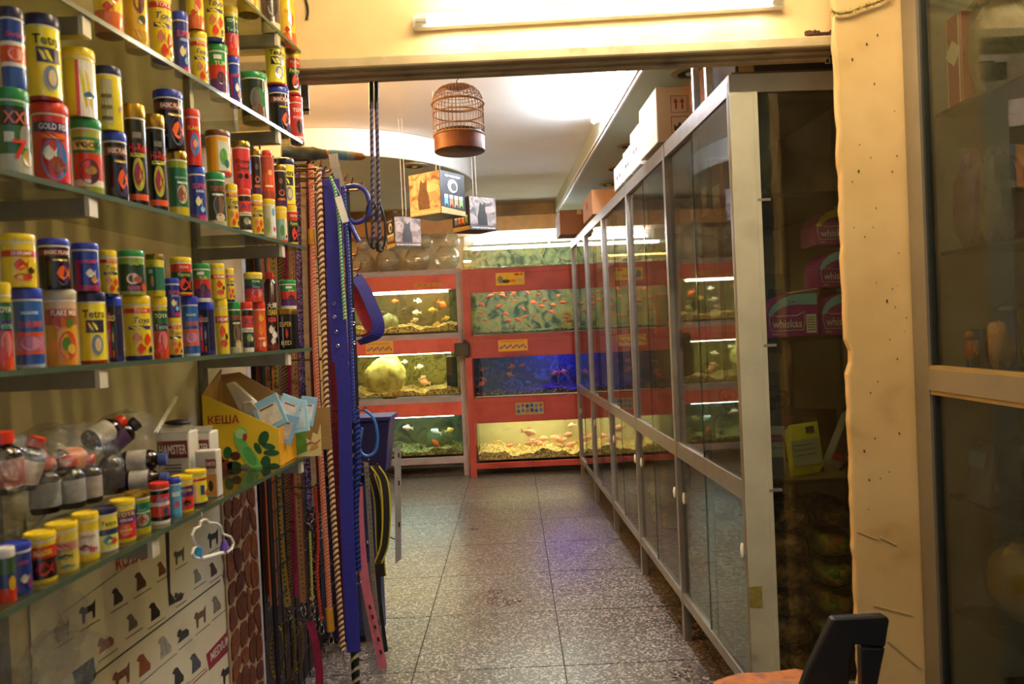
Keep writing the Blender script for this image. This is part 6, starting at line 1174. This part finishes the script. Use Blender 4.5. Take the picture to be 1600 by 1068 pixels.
lump('dark violet toy bundle in clear wrap on the upper showcase shelf', 1512, 320, 1.36, (.035, .042, .12), 21, SSZ[3], M('6a3c7a', .5, 0, .4, 30), FILM, pos=(1.25, 2.07))
lump('maroon toy bundle in clear wrap beside the violet one', 1565, 320, 1.40, (.035, .045, .115), 23, SSZ[3], M('a84a62', .5, 0, .4, 30), FILM, pos=(1.335, 2.06))
lump('dark bundle in wrinkled wrap at the showcase glass', 1592, 330, 1.30, (.035, .042, .11), 25, SSZ[3], M('4a3a34', .5, 0, .4, 30), FILM, pos=(1.25, 1.96))
rp = V((1.235, 2.08, 0)); t = thing('red_packet', 'red and white striped packet leaning on the top showcase shelf', 'packet', (rp.x, rp.y, SSZ[4]))
mk('packet_body', G().box((rp.x, rp.y, SSZ[4] + .125), (.03, .075, .25)), M('9a2c28', .4, 0, .15, 20), t, bevel=.003)
for k in (-1, 1): mk('stripe', G().box((rp.x - .0155, rp.y + k * .028, SSZ[4] + .125), (.001, .006, .24)), M('c8b898', .4), t)
mk('emblem', G().box((rp.x - .0157, rp.y, SSZ[4] + .15), (.001, .05, .05), R=Matrix.Rotation(.7, 3, 'X')), M('d8c8b0', .4), t)
lump('olive and gold bag on the top showcase shelf', 1560, 160, 1.42, (.06, .07, .13), 27, SSZ[4], M('5a5420', .4, 0, .5, 25), plastic_film('e8d898', 40, .06))
lump('pale clear bag on the middle showcase shelf', 1572, 520, 1.40, (.03, .035, .08), 31, SSZ[2], M('a8944a', .5, 0, .5, 25), FILM, pos=(1.39, 2.05))
fg = V((1.225, 2.06, 0)); t = thing('toy_figure', 'small orange and blue toy figure on the middle showcase shelf', 'toy', (fg.x, fg.y, SSZ[2]))
z = SSZ[2]
mk('toy_body', G().blob((fg.x, fg.y, z + .055), (.014, .016, .03), amp=.05), M('b8502c', .5), t, smooth=True); mk('toy_head', G().blob((fg.x, fg.y, z + .095), (.012, .012, .013), amp=0), M('b87850', .5), t, smooth=True)
for k in (-1, 1): mk('toy_leg', G().tube([(fg.x, fg.y + .008 * k, z + .001), (fg.x, fg.y + .008 * k, z + .035)], .006, 6), M('24508a', .5), t, smooth=True); mk('toy_arm', G().tube([(fg.x, fg.y + .014 * k, z + .075), (fg.x, fg.y + .024 * k, z + .05)], .005, 6), M('b8502c', .5), t, smooth=True)
bl = V((1.285, 2.095, 0)); t = thing('blue_carton', 'small blue carton behind the toy figure', 'carton', (bl.x, bl.y, z)); mk('carton_body', G().box((bl.x, bl.y, z + .055), (.05, .05, .11)), M('2c4a7a', .5, 0, .2, 20), t, bevel=.002); mk('print', G().box((bl.x - .0255, bl.y, z + .06), (.001, .036, .04)), M('a8b0b8', .5), t)
mu = V((1.30, 2.0, 0)); t = thing('toy_mushroom', 'dark umbrella-topped toy with violet stem on the showcase shelf', 'toy', (mu.x, mu.y, z)); mk('stem', G().tube([(mu.x, mu.y, z), (mu.x, mu.y, z + .16)], .012, 10), M('5a3aa0', .4), t, smooth=True); mk('cap', G().lathe([(.001, z + .185), (.02, z + .182), (.040, z + .168), (.043, z + .16), (.01, z + .158)], 20, (mu.x, mu.y, 0)), M('2a1c1c', .4), t, smooth=True)
yb_ = sp(1572, 545, 1.30); lump('amber paper bag beside the toy figure', 1540, 545, 1.28, (.024, .03, .06), 33, z, M('c8842c', .5, 0, .3, 25), FILM, pos=(1.235, 1.95))
BLK = M('2c2e34', .45, 0, .4, 30, .3)
lump('black and grey bag of food slumped on the lower showcase shelf', 1530, 720, 1.36, (.075, .085, .08), 35, SSZ[1], BLK, None, 'food_bag', 'food bag', pos=(1.33, 2.0))
g = V((1.215, 1.99, 0)); pb = thing('grey_packet', 'grey-blue packet leaning against the black bag', 'packet', (g.x, g.y, SSZ[1])); mk('packet_body', G().box((g.x - .012, g.y, SSZ[1] + .085), (.012, .10, .165), R=Matrix.Rotation(.12, 3, 'Y')), M('3c4e60', .4, 0, .3, 25), pb, bevel=.003); mk('print', G().box((g.x - .024, g.y, SSZ[1] + .12), (.001, .07, .04), R=Matrix.Rotation(.12, 3, 'Y')), M('4a6a88', .4), pb)
lump('round yellow bag on the bottom showcase shelf', 1585, 870, 1.36, (.10, .11, .11), 37, SSZ[0], M('b89414', .4, 0, .15, 10), plastic_film('e8e0b0', 30, .03), 'yellow_bag', 'food bag', .06, pos=(1.33, 1.98))
lump('dark bag on the showcase floor', 1560, 1040, 1.36, (.12, .13, .14), 39, .10, BLK, None, 'food_bag', 'food bag')
# ================================================================ torn chair in the corner
dch = 1.86; sc = at(1195, 1062, dch); zs = at(1190, 1046, 1.95).z
ch = thing('chair', 'black chair with torn seat showing orange foam', 'chair', (sc.x, 1.86, 0)); seatx0, seatx1 = at(1108, 1050, 1.93).x, at(1300, 1050, 1.93).x
g = G(); n = 28; m = 10
for j in range(m + 1):
    q = j / m
    for i in range(n):
        a = 6.28318 * i / n; r = 1 + .05 * math.sin(5 * a + 2) + .03 * math.sin(11 * a); kx = abs(math.cos(a)) ** .5 * math.copysign(1, math.cos(a)); ky = abs(math.sin(a)) ** .5 * math.copysign(1, math.sin(a))
        g.v.append(V(((seatx0 + seatx1) / 2 + (seatx1 - seatx0) / 2 * kx * r * q, 1.75 + .21 * ky * r * q, zs - .012 * q ** 4 + .006 * math.sin(9 * q + 3 * a))))
for j in range(m):
    for i in range(n): g.f.append((j * n + i, j * n + (i + 1) % n, (j + 1) * n + (i + 1) % n, (j + 1) * n + i)); g.m.append(0)
o = len(g.v)
for i in range(n): v = g.v[m * n + i]; g.v.append(V((v.x, v.y, v.z - .06)))
for i in range(n): g.f.append((m * n + i, m * n + (i + 1) % n, o + (i + 1) % n, o + i)); g.m.append(0)
g.f.append(tuple(o + i for i in reversed(range(n)))); g.m.append(0)
mk('seat', g, blotch('torn_foam', ['5a3828', '84503a', 'a86428', '805a44', '4c3228'], 18, .85, .6, detail=8, stops=[.25, .38, .5, .6, .75]), ch, smooth=True)
mk('seat_pan', G().mm((seatx0 + .02, 1.56, zs - .10), (seatx1 - .02, 1.94, zs - .072)), BLACK, ch)
bk = [(1302, 966), (1387, 963), (1392, 975), (1388, 985), (1380, 1025), (1371, 1075), (1352, 1110), (1240, 1110), (1262, 1050)]; dk = 1.70
B3 = [at(x, y, dk) for x, y in bk]
hole = [(1336, 1008), (1347, 1014), (1350, 1110), (1325, 1110), (1330, 1030)]
# backrest: two uprights, a top band and a lower panel around the hand hole
mk('backrest', G().prism([at(x, y, dk) for x, y in ((1302, 966), (1384, 962), (1391, 968), (1388, 984), (1384, 1012), (1336, 1007), (1330, 1030), (1324, 1110), (1240, 1110), (1262, 1050))], (0, .025, 0)), M('0e0e10', .5), ch, bevel=.004)
mk('backrest_side', G().prism([at(x, y, dk) for x, y in ((1346, 1012), (1384, 1012), (1380, 1030), (1370, 1080), (1352, 1110), (1348, 1110))], (0, .025, 0)), M('0e0e10', .5), ch, bevel=.003)
lo = at(1290, 1108, dk).z
mk('back_support', G().mm((at(1270, 1100, dk).x, dk + .003, zs - .085), (at(1330, 1100, dk).x, dk + .022, lo + .02)), M('0e0e10', .5), ch)
for x in (seatx0 + .05, seatx1 - .05):
    for y in (1.59, 1.91): mk('leg', G().tube([(x, y, 0), (x, y, zs - .095)], .012, 8), BLACK, ch, smooth=True)
# ================================================================ odds and ends on the lintel and pillar
tp = [at(x, y, 2.135) for x, y in ((1299, 18), (1310, 22), (1325, 20), (1340, 14), (1358, 8), (1376, 2), (1390, -8))]
g = G(); r_ = random.Random(5)
for i in range(260):
    k = r_.uniform(0, len(tp) - 1.01); p = tp[int(k)].lerp(tp[int(k) + 1], k % 1); v = V((r_.uniform(-1, 1), r_.uniform(-1, .2), r_.uniform(-1, .8))).normalized() * r_.uniform(.008, .02); s_ = v.orthogonal().normalized() * .0012
    g.add([p - s_, p + s_, p + v + s_ * .3, p + v - s_ * .3], [(0, 1, 2, 3)])
tin = thing('tinsel_garland', 'dusty gold tinsel garland draped on top of the pillar face', 'garland', tp[0]); q = mk('tinsel_strands', g, speckle('tinsel_foil', ['a8963a', '6a7a2c', 'c8b86a', '8a6a3a'], 120, .25, 0), tin); q['kind'] = 'stuff'
mk('cord', G().tube(tp, .003, 5), M('8a7a3a', .5), tin)
wn = thing('wasp_nest', 'brown pitted mud nest on the lintel wall by the pillar', 'insect nest', at(1282, 62, 2.277)); g = G(); r_ = random.Random(8)
for i in range(60):
    x, y = r_.uniform(1259, 1304), r_.uniform(49, 61)
    p = at(x, y, 2.277); p.z = max(p.z, 2.19); g.blob(p, (.005, .006, .005), seed=i, amp=.2, nu=7, nv=5)
q = mk('cells', g, M('5a3c22', .9, 0, .4, 60, .4), wn, smooth=True); q['kind'] = 'stuff'
cw = [at(x, y, 2.276) for x, y in ((476, -6), (480, 8), (481, 20), (479, 30))]; solo('cut_cable', G().tube(smooth_path(cw, 4), .004, 6), M('2a1c14', .6), 'short cut cable end sticking out of the lintel wall', 'cable', smooth=True)
